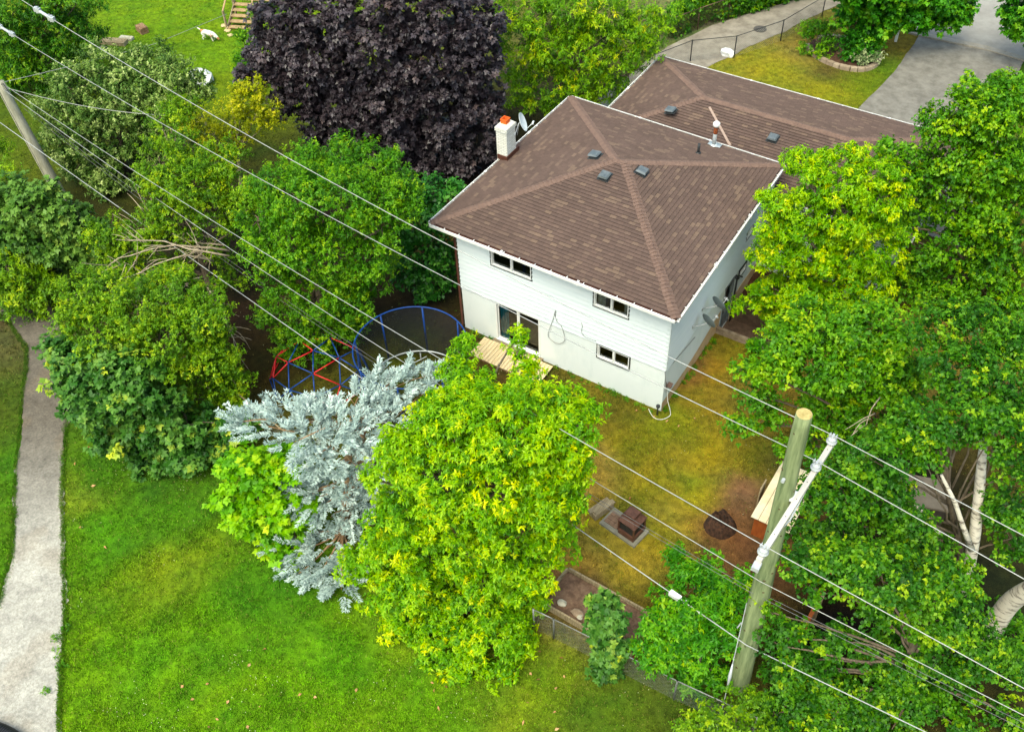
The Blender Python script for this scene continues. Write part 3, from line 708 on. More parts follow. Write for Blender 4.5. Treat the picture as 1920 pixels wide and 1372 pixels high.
# hanging cables
cg = mat("cable_grey", (.22, .22, .22), (.3, .3, .3), 9)
P = [on_y(780 + x * .3646, 400 + y * .3646, -.05) for x, y in ((716, 498), (705, 545), (688, 590), (680, 630), (700, 655), (735, 670), (765, 652), (758, 610), (745, 575), (728, 560), (716, 530), (720, 505))]
m = MB(); m.tube(smooth(P), .011, 5); tag(m.build("hanging_cable", cg), "long loop of grey cable hanging on the rear wall beside the patio door", "cable")
P = [on_y(780 + x * .3646, 400 + y * .3646, -.05) for x, y in ((848, 562), (855, 575), (852, 610), (866, 632), (900, 648), (925, 656))]
m = MB(); m.tube(smooth(P), .010, 5); tag(m.build("wall_cable", cg), "short hooked grey cable running to the lower rear window", "cable")
m = MB(); m.tube([on_x(1303, 632, W + .03), on_x(1247, 698, W + .03), on_x(1249, 735, W + .03)], .014, 5); tag(m.build("wall_cable", cg), "dark cable slanting down the side wall under the satellite dishes", "cable")
# =============================================================== satellite dishes
dish_m = mat("dish_grey", (.10, .13, .14), (.15, .18, .19), 4, .5); dish_w = mat("dish_pale", (.6, .65, .66), (.7, .74, .74), 4, .45)
def dish(c, nrm_, wall, dm, label, R=.33, mast=True):
    root = thing("satellite_dish", label, "satellite dish", c, "satellite dishes on the house")
    n_ = nrm(nrm_); a = nrm(np.cross(n_, (0, 0, 1))); b = np.cross(a, n_); c = np.array(c, float)
    m = MB(); rings = []
    for k in range(6):
        r = R * k / 5; rings.append([c + a * r * math.cos(t) * .92 + b * r * math.sin(t) + n_ * .09 * (k / 5) ** 2 for t in np.linspace(0, 2 * math.pi, 28, endpoint=False)])
    for off in (0, -.012):
        for k in range(5):
            for j in range(28):
                q = [rings[k][j], rings[k][(j + 1) % 28], rings[k + 1][(j + 1) % 28], rings[k + 1][j]]
                m.poly([p_ + n_ * off for p_ in (q if off == 0 else q[::-1])])
    for j in range(28): m.poly([rings[5][j], rings[5][(j + 1) % 28], rings[5][(j + 1) % 28] - n_ * .012, rings[5][j] - n_ * .012])
    m.build("reflector", dm, root, True)
    m = MB(); lo = c - b * R * .98; e = c + n_ * .42 - b * .16
    m.tube([lo + n_ * .02, e], .014, 6); m.build("feed_arm", metal_grey if dm is dish_m else dish_w, root, True)
    m = MB(); m.tube([e - n_ * .03, e + n_ * .05 + b * .05], .03, 8); m.beam(e - a * .09, e + a * .09, .05, .05); m.build("feed_horn", metal_grey if dm is dish_m else dish_w, root)
    m = MB(); wq = np.array(wall, float); m.tube([c - n_ * .01, c - n_ * .1, (c - n_ * .1) * .4 + wq * .6 - (0, 0, .02), wq], .018, 6); m.tube([c - n_ * .08, wq + (0, .15, -.1)], .008, 5); m.tube([wq - (.0, 0, .09), wq + (0, 0, .09)], .03, 6)
    m.build("mount", metal_grey, root, True)
c = on_x(1326, 604, W + .42); dish(c, (.32, .88, .34), (W + .03, c[1] - .35, c[2] - .12), dish_m, "dark grey satellite dish low on the side wall, nearer the rear corner")
c = on_x(1345, 571, W + .45); dish(c, (.32, .88, .34), (W + .03, c[1] - .3, c[2] - .15), dish_m, "dark grey satellite dish on the side wall beside the storm door")
dish(on_y(977, 230, 4.75), (.75, .35, .35), (cx1, 4.4, 6.15), dish_w, "pale satellite dish with long feed arm fixed to the white brick chimney", .36)
# =============================================================== side entrance
conc = mat("old_concrete", lin((112, 96, 80)), lin((150, 134, 114)), 4, .9, bump=.5)
dconc = mat("brown_block", lin((84, 66, 54)), lin((110, 88, 72)), 5, .9, bump=.5)
se = thing("sunken_entry", "concrete sunken entry with steps beside the side door", "entrance", (9.5, 5.4, -.4))
m = MB(); m.box(((HX0 + HX1) / 2, (HY0 + HY1) / 2, -.42), (HX1 - HX0, HY1 - HY0, .04)); m.build("floor_slab", dconc, se)
m = MB(); m.box(((W + .01 + 10.85) / 2, HY0 - .03, -.1), (10.85 - W - .01, .13, .76)); m.build("retaining_wall", conc, se)
m = MB(); m.box(((W + .03 + 10.85) / 2, HY1 + .03, .05), (10.85 - W - .03, .13, 1.1)); m.build("retaining_wall", dconc, se)
for k in range(4):
    m = MB(); m.box((9.95 + k * .27, (HY0 + HY1) / 2, -.4 + .06 * (k + 1) + .03 * k), (.26, HY1 - HY0 - .1, .12 * (k + 1))); m.build("step", mat("wood_steps", lin((84, 66, 60)), lin((116, 96, 86)), 3, .9, stretch=(6, .5, 1)), se)
# =============================================================== deck, trampoline, climber
pale_wood = mat("pale_deck_wood", lin((196, 172, 130)), lin((222, 204, 166)), 3, .8, stretch=(10, .6, 1), bump=.2)
dk = thing("wooden_deck", "small low deck of pale boards outside the patio door", "deck", (2.6, -.9, 0))
m = MB(); x = 1.05
while x < 4.0:
    m.box((x + .065, -.74, .17 + RNG.normal(0, .002)), (.125, 1.05, .03)); x += .14
m.build("boards", pale_wood, dk)
m = MB(); 
for y_ in (-.3, -.74, -1.2): m.box((2.55, y_, .09), (2.9, .05, .125))
m.build("joists", mat("joist_wood", lin((120, 90, 60)), lin((140, 110, 78)), 4), dk)
TC, TR = (.65, -4.0), 1.98
tr = thing("trampoline_enclosure", "round trampoline frame with blue rim and black safety net", "trampoline", (*TC, 0))
blue = mat("blue_paint", lin((10, 52, 120)), lin((16, 66, 136)), 6, .45); 
m = MB(); m.ring((*TC, 2.78), TR, .026, 64, 8); m.build("top_rim", blue, tr, True)
m = MB(); m.ring((*TC, .62), TR - .1, .03, 64, 8); m.build("lower_ring", mat("ring_steel", (.45, .48, .5), (.55, .58, .6), 5, .4, .4), tr, True)
for k in range(8):
    a = k * math.pi / 4 + .42; m = MB(); m.tube([(TC[0] + (TR + (.0 if z_ > 1 else -.06)) * math.cos(a), TC[1] + (TR + (.0 if z_ > 1 else -.06)) * math.sin(a), z_) for z_ in (.62, 2.76)], .035, 8); m.build("pole", blue, tr, True)
    m = MB(); m.tube([(TC[0] + (TR - .09) * math.cos(a + .15), TC[1] + (TR - .09) * math.sin(a + .15), z_) for z_ in (0, .6)], .025, 8); m.build("leg", MATS["ring_steel"], tr, True)
m_, t_, n_, l_ = new_mat("safety_net")
tp = n_.new("ShaderNodeBsdfTransparent"); n_["Principled BSDF"].inputs["Base Color"].default_value = (.02, .022, .028, 1)
mx = n_.new("ShaderNodeMixShader"); mx.inputs[0].default_value = .52
l_.new(tp.outputs[0], mx.inputs[1]); l_.new(n_["Principled BSDF"].outputs[0], mx.inputs[2]); l_.new(mx.outputs[0], n_["Material Output"].inputs[0])
m = MB(); 
for i in range(64):
    a, b = 2 * math.pi * i / 64, 2 * math.pi * (i + 1) / 64
    m.poly([(TC[0] + (TR - .12) * math.cos(a), TC[1] + (TR - .12) * math.sin(a), .5), (TC[0] + (TR - .12) * math.cos(b), TC[1] + (TR - .12) * math.sin(b), .5), (TC[0] + TR * math.cos(b), TC[1] + TR * math.sin(b), 2.76), (TC[0] + TR * math.cos(a), TC[1] + TR * math.sin(a), 2.76)])
m.build("safety_net", m_, tr, True)
m = MB(); m.tube(smooth([at(715, 702, .05), at(735, 697, .2), at(770, 683, .3), at(800, 668, .3)]), .02, 6); m.build("loose_rail", MATS["ring_steel"], tr, True)
# dome climber (geodesic)
import bmesh
bm = bmesh.new(); bmesh.ops.create_icosphere(bm, subdivisions=2, radius=1.85)
DC = np.array([-3.25, -4.95, .02])
dm = thing("dome_climber", "red and blue geodesic climbing dome on the grass", "climbing frame", DC)
red = mat("red_paint", lin((190, 24, 34)), lin((206, 40, 46)), 6, .45)
Rz = Matrix.Rotation(.35, 3, 'Z')
vs = [np.array(Rz @ v.co) for v in bm.verts]; zc = sorted(set(round(v[2], 2) for v in vs))
hubs = [v for v in vs if v[2] > -.3]
for k, e in enumerate(bm.edges):
    a, b = vs[e.verts[0].index], vs[e.verts[1].index]
    if min(a[2], b[2]) < -.3: continue
    a2, b2 = a * (1, 1, .7) + (0, 0, .05), b * (1, 1, .7) + (0, 0, .05)
    a2[2] = max(a2[2], 0); b2[2] = max(b2[2], 0)
    m = MB(); m.tube([DC + a2, DC + b2], .024, 6); m.build("strut", blue if (k * 7) % 5 in (0, 2, 3) else red, dm, True)
bm.free()
for h in hubs:
    h2 = h * (1, 1, .7) + (0, 0, .05); h2[2] = max(h2[2], 0); c = DC + h2
    m = MB(); m.tube([c - (0, 0, .03), c, c + (0, 0, .03)], [.03, .045, .03], 8); m.build("hub", btrim, dm)
# =============================================================== yard objects
oldwood = mat("weathered_wood", lin((128, 112, 86)), lin((168, 152, 120)), 4, .9, bump=.5, stretch=(6, .7, 1))
c = ag(1127, 958); m = MB()
bw = thing("wooden_block", "short weathered timber block seat beside the paved fire pit", "bench", (c[0], c[1], 0))
m.box((c[0], c[1], .13), (.36, .8, .24), -.35); m.build("beam", oldwood, bw)
m = MB(); m.box((c[0] - .09, c[1] - .02, .27), (.17, .82, .04), -.35); m.box((c[0] + .1, c[1] + .03, .268), (.17, .8, .04), -.35); m.build("top_board", oldwood, bw)
c0 = ag(1170, 990); m = MB(); rz = -.17; r = np.array([math.cos(rz), math.sin(rz), 0]); s = np.array([-math.sin(rz), math.cos(rz), 0])
fp = thing("fire_pit_slab", "grey concrete pad with sunken brick square on dry grass", "paving", (c0[0], c0[1], 0))
m.box((c0[0], c0[1], .04), (1.42, .8, .1), rz)
m.build("pad", mat("grey_pad", lin((118, 114, 100)), lin((142, 138, 122)), 5, .9, bump=.4), fp)
m = MB(); q = c0 - r * .38
for i in range(3):
    for j in range(3): m.box(q + r * (i - 1) * .17 + s * (j - 1) * .17 + (0, 0, .1), (.16, .16, .03), rz)
m.build("bricks", mat("dull_brick", lin((112, 88, 70)), lin((132, 104, 84)), 6, .9), fp)
fpc = c0 + r * .28; fpc[2] = .09
fb_ = thing("outdoor_fireplace", "square brown metal fireplace with mesh sides and hipped lid", "fireplace", fpc)
fm = mat("fireplace_brown", lin((78, 50, 40)), lin((104, 70, 56)), 7, .55)
def quadbox(m, c, a0, a1, z0, z1):
    z0 *= 1.5; z1 *= 1.5
    g = lambda k, z, sx, sy: c + r * k * sx + s * k * sy + np.array([0, 0, z])
    m.hexa([g(a0, z0, -1, -1), g(a0, z0, 1, -1), g(a0, z0, 1, 1), g(a0, z0, -1, 1), g(a1, z1, -1, -1), g(a1, z1, 1, -1), g(a1, z1, 1, 1), g(a1, z1, -1, 1)])
m = MB(); quadbox(m, fpc, .3, .3, .0, .1); quadbox(m, fpc, .33, .33, .12, .17); 
for sx in (-1, 1):
    for sy in (-1, 1):
        p_ = fpc + r * .29 * sx + s * .29 * sy; m.box(p_ + (0, 0, .45), (.05, .05, .52), rz)
m.build("base", fm, fb_)
m = MB()
for sgn in (-1, 1):
    for k in range(9):
        o_ = (k - 4) * .062
        m.tube([fpc + s * .28 * sgn + r * o_ + (0, 0, .25), fpc + s * .28 * sgn + r * o_ + (0, 0, .7)], .006, 4); m.tube([fpc + r * .28 * sgn + s * o_ + (0, 0, .25), fpc + r * .28 * sgn + s * o_ + (0, 0, .7)], .006, 4)
quadbox(m, fpc, .26, .26, .16, .44)
m.build("mesh_screen", mat("soot_black", (.02, .02, .02), (.05, .045, .04), 8), fb_)
m = MB(); quadbox(m, fpc, .34, .34, .475, .49); quadbox(m, fpc, .33, .17, .49, .58); quadbox(m, fpc, .15, .15, .62, .68); quadbox(m, fpc, .19, .18, .68, .71)
m.build("lid", fm, fb_)
# dirt hole heap
def heap(c, R, h, m_, name, label, cat, n=26, rough=1.1, seed=1, dent=0):
    rg = np.random.default_rng(seed); m = MB(); P = []
    for i in range(n + 1):
        row = []
        for j in range(28):
            a = 2 * math.pi * j / 28; rr = R * i / n * (1 + .25 * (vnoise(math.cos(a) * 2 + seed * 5, math.sin(a) * 2 + 9) - .5))
            x, y = c[0] + rr * math.cos(a), c[1] + rr * math.sin(a); f = i / n
            z = h * (1 - f * f) * (.6 + rough * 1.6 * float(fbm(x * 6 + seed, y * 6, 4))) - dent * h * max(0, 1 - f * 1.8)
            row.append((x, y, c[2] - .03 + (z if i < n else 0)))
        P.append(row)
    for i in range(n):
        for j in range(28): m.poly([P[i][j], P[i + 1][j], P[i + 1][(j + 1) % 28], P[i][(j + 1) % 28]])
    return tag(m.build(name, m_), label, cat)
c = ag(1352, 985)
heap(c, .55, .5, mat("dark_soil", lin((36, 24, 18)), lin((80, 54, 38)), 9, .95, bump=.8, bscale=30), "dirt_heap", "round heap of dark dug soil on the bare yard", "soil heap", seed=3, dent=.8)
# garden bed
gb = thing("garden_bed", "rectangular timber-edged soil bed by the wire fence", "garden bed", (10.4, -8.1, 0))
A, B_, C_, D_ = at(1067, 1068, .2), at(1230, 1152, .2), at(1205, 1185, .2), at(1040, 1102, .2)
A, B_ = np.array([8.95, -7.42, .1]), np.array([12.05, -7.5, .1]); C_, D_ = np.array([12.0, -8.95, .1]), np.array([8.8, -8.85, .1])
for k, (a, b) in enumerate(((A, B_), (B_, C_), (C_, D_), (D_, A))):
    m = MB(); m.beam(a + nrm(b - a) * .03 + (0, 0, .03), b - nrm(b - a) * .03 + (0, 0, .03), .06, .3); m.build("edge_board", oldwood if k != 1 else mat("red_board", lin((110, 50, 36)), lin((130, 66, 48)), 5), gb)
m = MB(); nx_ = 24
soil = mat("bed_soil", lin((88, 66, 52)), lin((128, 102, 82)), 5, .95, bump=.8, bscale=28)
for i in range(nx_):
    for j in range(12):
        g = lambda a, b: (8.95 + 3.0 * a / nx_, -8.85 + 1.36 * b / 12, .09 + .09 * float(fbm(a * .7, b * .7 + 4)))
        m.poly([g(i, j), g(i + 1, j), g(i + 1, j + 1), g(i, j + 1)])
m.build("soil", soil, gb, True)
def rock(c, sz, m_, name, label, cat, seed, group=None, rz=0):
    rg = np.random.default_rng(seed); bm = bmesh.new(); bmesh.ops.create_icosphere(bm, subdivisions=2, radius=.5)
    me = bpy.data.meshes.new(name); 
    for v in bm.verts: v.co *= 1 + rg.normal(0, .09); v.co = Vector((v.co.x * sz[0], v.co.y * sz[1], max(-.3, v.co.z) * sz[2]))
    bm.to_mesh(me); bm.free(); me.materials.append(m_); o = bpy.data.objects.new(name, me); COL.objects.link(o)
    o.location = (c[0], c[1], c[2] + .25 * sz[2]); o.rotation_euler.z = rz; ORG[o.name] = np.array(c, float)
    return tag(o, label, cat, group)
pale_stone = mat("pale_stone", lin((168, 162, 142)), lin((196, 190, 172)), 6, .85, bump=.4)
brown_stone = mat("brown_stone", lin((128, 108, 88)), lin((156, 136, 114)), 6, .85, bump=.4)
rock(at(1053, 1131, .15), (.3, .24, .14), pale_stone, "stone", "pale flat stone at the left end of the garden bed", "stone", 1)
rock(at(1083, 1150, .15), (.42, .3, .12), brown_stone, "stone", "wide brown stone in the middle of the garden bed", "stone", 2)
rock(at(1087, 1158, .15), (.2, .16, .14), pale_stone, "stone", "small pale stone lying against the wide brown stone", "stone", 3)
rock(at(1108, 1163, .15), (.16, .14, .1), pale_stone, "stone", "small stone in the garden bed half behind the narrow bush", "stone", 4)
rock(at(1126, 1272, .05), (.4, .2, .1), brown_stone, "stone", "flat brown stone in the lawn below the narrow column bush", "stone", 5, rz=.5)
# cream-topped orange bin / shed
sh = thing("storage_box", "orange wooden garden box with cream plank lid behind the pole", "storage box", (13.75, -2.6, 0))
Lz = 1.05
q = [at(1408, 968, Lz), at(1465, 868, Lz)]
u = nrm(q[1] - q[0]); v = np.array([u[1], -u[0], 0.]); c = q[0]; ln = np.linalg.norm(q[1] - q[0]) + .1
orange = mat("orange_stain", lin((136, 66, 24)), lin((160, 86, 36)), 4, .75, stretch=(3, 3, .5))
cream = mat("cream_planks", lin((216, 200, 160)), lin((236, 222, 190)), 2.5, .7)
g = lambda a, b, z: c + u * a + v * b + np.array([0, 0, z - Lz])
m = MB(); m.hexa([g(.12, .1, 0), g(ln - .1, .1, 0), g(ln - .1, 1.1, 0), g(.12, 1.1, 0), g(.12, .1, Lz - .04), g(ln - .1, .1, Lz - .04), g(ln - .1, 1.1, Lz - .04), g(.12, 1.1, Lz - .04)]); m.build("cabinet", orange, sh)
m = MB()
for k in range(5): m.hexa([g(0, k * .25, Lz - .02), g(ln, k * .25, Lz - .02), g(ln, k * .25 + .235, Lz - .02), g(0, k * .25 + .235, Lz - .02), g(0, k * .25, Lz + .02), g(ln, k * .25, Lz + .02), g(ln, k * .25 + .235, Lz + .02), g(0, k * .25 + .235, Lz + .02)])
m.build("lid", cream, sh)
m = MB(); m.hexa([g(.95, -.14, .0), g(1.4, -.14, 0), g(1.4, -.1, 0), g(.95, -.1, 0), g(.95, -.14, 1.3), g(1.4, -.14, 1.3), g(1.4, -.1, 1.3), g(.95, -.1, 1.3)]); m.build("open_door", oldwood, sh)
# orange-brown fence behind the trees
bf = thing("board_fence", "orange-brown board fence glimpsed under the trees at the right", "fence", (15.9, -6, 0))
m = MB(); y_ = -7.2
while y_ < -3.2:
    m.box((15.95 + RNG.normal(0, .006), y_, .75), (.025, .135, 1.5 + RNG.normal(0, .01))); y_ += .145
m.box((15.95, -5.2, 1.52), (.11, 4.0, .04)); m.build("boards", orange, bf)
m = MB(); 
for y_ in np.arange(-7.2, -3, 2.0): m.box((16.02, y_, .8), (.1, .1, 1.6))
m.build("posts", oldwood, bf)
# neighbour's grey shed and canvas glimpsed at right
m = MB(); c = at(1735, 925, 1.0); ns = thing("neighbour_shed", "low grey-roofed shed half hidden under the birch", "shed", (c[0], c[1], 0))
m.box((c[0], c[1], .5), (1.3, 1.1, 1.0), .3); m.build("wall", mat("shed_wall", lin((70, 60, 50)), lin((84, 74, 62)), 3), ns)
m = MB(); m.box((c[0], c[1], 1.05), (1.5, 1.2, .08), .3); m.build("roof", mat("tan_roof", lin((120, 106, 88)), lin((136, 122, 104)), 3), ns)
# =============================================================== chain-link fences
link_m = mat("chain_link", (.28, .29, .28), (.38, .38, .37), 8, .5, .4); rust_m = mat("fence_rust", lin((96, 74, 58)), lin((130, 108, 90)), 7, .8)
def chain_fence(pts, h, label, post_every=2.4, sp=.085, fm_=link_m, pm=link_m, group=None, r=.022):
    root = thing("chain_link_fence", label, "fence", pts[0], group)
    rail = MB(); me_ = MB()
    for a, b in zip(pts[:-1], pts[1:]):
        a = np.array(a, float); b = np.array(b, float); L = np.linalg.norm(b - a); d = (b - a) / L; Z_ = np.array([0, 0, 1.])
        rail.tube([a + Z_ * h, b + Z_ * h], r * .8, 6)
        n = int(L / sp); sdv = nrm(np.cross(d, Z_)) * .0
        for i in range(-int(h / sp) - 1, n + 1):
            for sg in (0, 1):
                x0, x1 = i * sp, i * sp + h; z0, z1 = 0., h
                if sg: z0, z1 = h, 0.
                if x0 < 0: f = (0 - x0) / (x1 - x0); z0 = z0 + (z1 - z0) * f; x0 = 0
                if x1 > L: f = (L - x0) / (x1 - x0); z1 = z0 + (z1 - z0) * f; x1 = L
                if x1 - x0 < .02: continue
                p0, p1 = a + d * x0 + Z_ * z0, a + d * x1 + Z_ * z1; w_ = Z_ * .0042
                me_.poly([p0 - w_, p1 - w_, p1 + w_, p0 + w_]); 
        k = max(1, round(L / post_every))
        for i in range(k + 1):
            c = a + d * L * i / k; m = MB(); m.tube([c - Z_ * .1, c + Z_ * (h + .03)], r * 1.3, 8); m.build("post", pm, root, True)
    rail.build("top_rail", pm, root, True); me_.build("wire_mesh", fm_, root)
def gpt(px, py, h): z = ag(px, py, h); return np.array([z[0], z[1], float(ground_h(z[0], z[1]))])
chain_fence([gpt(1000, 1142, 1.15), gpt(1038, 1160, 1.15), gpt(1270, 1276, 1.15), gpt(1420, 1345, 1.15)], 1.15, "old chain-link fence along the back of the garden bed")
fl = [ag(*q) for q in ((1180, 175), (1291, 118), (1377, 108), (1463, 77), (1540, 32))]
chain_fence([ag(1225, 143), ag(1294, 116), ag(1376, 108), ag(1463, 78), ag(1541, 31)], 1.15, "chain-link fence on dark posts between front lawn and gravel lane", 9, .1, link_m, btrim)
chain_fence([gpt(1180, 112, 1.2), gpt(1236, 44, 1.2), gpt(1312, 16, 1.2), gpt(1370, -4, 1.2), gpt(1450, -30, 1.2)], 1.2, "rusty railed chain-link fence in front of the hedge", 9, .1, rust_m, rust_m)
chain_fence([gpt(446, 738, 1.0), gpt(482, 768, 1.0), gpt(560, 830, 1.0)], 1.0, "short grey-railed fence piece beside the blue spruce", 2.2, .085, link_m, oldwood, None, .035)
# =============================================================== utility poles and wires
pole_m = mat("green_treated_pole", lin((96, 110, 74)), lin((146, 156, 112)), 2.2, .85, bump=.5, bscale=14, stretch=(4, 4, .35), detail=8)
grey_pole = mat("grey_pole", lin((140, 136, 116)), lin((172, 168, 148)), 2.4, .9, bump=.5, stretch=(4, 4, .35))
up = thing("utility_pole", "thick greenish wooden utility pole with white crossarm in front", "utility pole", (14.93, -8.13, 0))
pb, pt = np.array([14.93, -8.13, 0]), np.array([14.64, -8.04, 11.6])
pp = lambda z: pb + (pt - pb) * z / 11.6
m = MB(); zs = np.linspace(-.1, 11.6, 40); m.tube([pp(z) for z in zs], [.305 - .012 * z + .004 * math.sin(z * 3) for z in zs], 28); pl = m.build("pole", pole_m, up, True)
m = MB(); ctr = pp(11.605); 
for k in range(3): m.tube([ctr + (0, 0, .001 + .002 * k), ctr + (0, 0, .004 + .002 * k)], [.16 - .05 * k, .155 - .05 * k], 24)
m.build("pole_top", mat("cut_wood", lin((150, 132, 80)), lin((186, 168, 110)), 9, .9), pl)
knot_m = mat("knot_dark", lin((70, 50, 34)), lin((86, 64, 44)), 9)
for k in range(26):
    m = MB(); z = RNG.uniform(1, 11.2); a = RNG.uniform(-2.9, .3); c = pp(z); rr = .305 - .012 * z + .002
    m.box((c[0] + rr * math.cos(a), c[1] + rr * math.sin(a), z), (.012, RNG.uniform(.03, .07), .03), a); m.build("knot", knot_m, pl)
AR0, AR1 = np.array([15.1, -6.12, 8.98]), np.array([14.88, -9.95, 8.98])
m = MB(); m.beam(AR0, AR1, .12, .15); arm = m.build("crossarm", mat("arm_white", (.46, .43, .38), (.60, .57, .51), 3, .7, stretch=(1, .3, 1)), up)
m = MB(); ad = nrm(AR1 - AR0)
for k in range(7):
    c = AR0 + ad * (.35 + k * .55); m.box(c + (0, 0, .0765), (.02, .02, .006))
m.build("bolt_holes", btrim, arm)
ins_m = mat("porcelain", (.36, .38, .39), (.46, .48, .49), 6, .25, spec=.6)
ins_pts = [np.array([15.08, -6.25, 9.3]), np.array([15.04, -7.14, 9.3]), np.array([14.89, -9.78, 9.3])]
for c in ins_pts:
    m = MB(); z = c[2]
    m.tube([(c[0], c[1], z - .26), (c[0], c[1], z - .22), (c[0], c[1], z - .2), (c[0], c[1], z - .16), (c[0], c[1], z - .15), (c[0], c[1], z - .09), (c[0], c[1], z - .08), (c[0], c[1], z - .02)], [.075, .075, .12, .12, .07, .1, .085, .05], 20)
    io = m.build("insulator", ins_m, arm, True)
    m = MB(); m.box((c[0], c[1], z + .0), (.2, .03, .04)); m.box((c[0], c[1], z + .02), (.05, .12, .03)); m.box((c[0] - .07, c[1], z + .02), (.02, .1, .05)); m.box((c[0] + .07, c[1], z + .02), (.02, .1, .05)); m.build("clamp", metal_grey, io)
m = MB(); m.tube([pp(8.2) + (.24, -.05, 0), AR0 + ad * 2.9 + (.0, 0, -.08)], .02, 6); m.tube([pp(8.0) + (.22, .1, 0), AR0 + ad * .8 + (0, 0, -.08)], .02, 6)
m.box(pp(8.95) + np.array((.2, 0, .08)), (.1, .3, .05)); m.build("brace", mat("brace_white", (.6, .62, .62), (.7, .72, .72), 5), up)
m = MB(); m.box(AR1 + np.array((.0, -.06, -.12)), (.16, .2, .12)); m.build("arm_bracket", metal_grey, up)
m = MB(); m.tube([pp(3.4) + (-.27, -.1, 0), pp(3.4) + (-.3, -.3, .02)], .02, 6); m.tube([pp(9.7) + (-.05, -.2, 0), pp(9.7) + (-.05, -.3, 0)], .04, 8); m.tube([pp(2.9) + (-.28, 0, 0), pp(2.9) + (.28, -.02, 0)], .012, 5)
m.build("fittings", metal_grey, up)
# guy wire
gw0 = pp(4.3) + (-.26, -.05, 0); gw1 = at(1340, 1390, 0)
m = MB(); m.tube([gw0, gw1], .012, 6); gwo = thing("guy_wire", "steel guy wire with grip slanting from the pole to the ground", "guy wire", gw1)
m.build("strand", metal_grey, gwo)
m = MB(); k0 = gw0 + (gw1 - gw0) * .42; k1 = gw0 + (gw1 - gw0) * .6; m.tube([k0, (k0 + k1) / 2, k1], [.02, .05, .02], 8); m.build("strain_insulator", ins_m, gwo, True)
# left pole
lb, lt = at(128, 392, 0), np.array([-20.97, -2.78, 6.1])
lp = thing("utility_pole", "weathered grey wooden pole leaning beside the pale apple tree", "utility pole", lb)
m = MB(); m.tube([lb + (lt - lb) * t - (0, 0, .1 if t == 0 else 0) for t in np.linspace(0, 1, 16)], [.27 - .07 * t for t in np.linspace(0, 1, 16)], 20); lpp = m.build("pole", grey_pole, lp, True)
m = MB(); m.tube([lb + (lt - lb) * t + np.array([.05, -.26 + .06 * t, 0]) for t in np.linspace(.02, .98, 20)], .01, 5); m.tube([lt + (0, 0, -.1), lt + (.5, -.1, .1), lt + (.9, -.25, -.05)], .02, 5); m.build("ground_cable", btrim, lp, True)
# wires
wire_m = mat("aluminium_wire", (.33, .33, .32), (.42, .42, .40), 3, .45, .2); dark_wire = mat("dark_wire", (.10, .10, .10), (.16, .16, .16), 3, .5)
def cat_pts(A, B, sag, n=60):
    t = np.linspace(0, 1, n)[:, None]; P = np.array(A) + (np.array(B) - np.array(A)) * t; P[:, 2] -= (4 * sag * t * (1 - t))[:, 0]; return P
def extend(A, B, k): A = np.array(A, float); B = np.array(B, float); return A + (B - A) * k
def wire(parts, r, m_, label, name="overhead_wire"):
    m = MB(); pts = np.concatenate([p_ if i == 0 else p_[1:] for i, p_ in enumerate(parts)]); m.tube(pts, r, 6)
    return tag(m.build(name, m_, smooth=True), label, "power line", "overhead wires between the poles")
A1 = np.array([-12.27, -5.29, 12.75]); 
i1, i2, i3 = [q + np.array([0, 0, .03]) for q in ins_pts]
d1 = nrm(A1 - i1)
wire([cat_pts(A1, i1, .6), cat_pts(i1, extend(i1, at(1920, 1004, 9.15), 3), .0, 20)], .0115, wire_m, "bright wire over the roof to the arm's farthest insulator")
A2 = np.array([-18.47, -2.95, 9.5])
wire([cat_pts(extend(i2, A2, 1.15), i2, .8), cat_pts(i2, extend(i2, at(1920, 1085, 9.15), 3), .0, 20)], .0115, wire_m, "bright wire crossing the patio door to the middle insulator")
A3 = np.array([-21.1, -2.6, 5.9])
wire([cat_pts(A3, i3, .5), cat_pts(i3, extend(i3, at(1920, 1290, 9.1), 3), .0, 20)], .011, wire_m, "bright wire from the grey pole to the arm's nearest insulator")
i4 = pp(5.8) + (.0, -.26, 0)
wire([cat_pts((-20.97, -2.85, 5.95), i4, .7), cat_pts(i4, extend(i4, at(1840, 1300, 5.6), 3), .0, 20)], .011, wire_m, "pale neutral wire clamped to the thick pole under the arm")
i5 = pp(2.85) + (.05, -.31, 0)
w5 = wire([cat_pts((-21.94, -3.02, 4.0), i5, .15), cat_pts(i5, extend(i5, at(1660, 1335, 2.8), 2), .0, 20)], .016, mat("lashed_cable", (.3, .31, .31), (.4, .41, .41), 3), "lowest grey cable carrying white splice boxes past the thick pole")
for k, dy in ((0, 0), (1, .16)):
    i6 = pp(5.0) + (-.26, -.05 - dy, -.0 + .1 * k)
    wire([cat_pts((-22.4, -1.37 - dy, 3.75), i6, 1.2), cat_pts(i6, extend(i6, at(1900, 1345 + 12 * k, 4.9), 2), .0, 20)], .007, dark_wire, ["upper", "lower"][1 - k] + " of the two thin dark lines below the neutral wire")
def sleeve(pa, pb, r, wirepts, label, ticks=((.0, 1), (.85, 1))):
    # cover that sits on the wire
    a, b = np.array(pa, float), np.array(pb, float)
    root = thing("wire_splice", label, "splice", a)
    m = MB(); m.tube([a, a + (b - a) * .08, a + (b - a) * .92, b], [r * .5, r, r, r * .5], 10); m.build("sleeve", metal_grey, root, True)
    d = nrm(b - a)
    for t in (-.15, 0, .85, 1.0):
        m = MB(); c = a + (b - a) * t; m.tube([c, c + np.array([0, 0, .12 if t in (0, .85) else .05])], r * .4, 5); m.box(c, (r * 2.6, r * 2.6, r * 2.6), .4); m.build("clip", metal_grey, root)
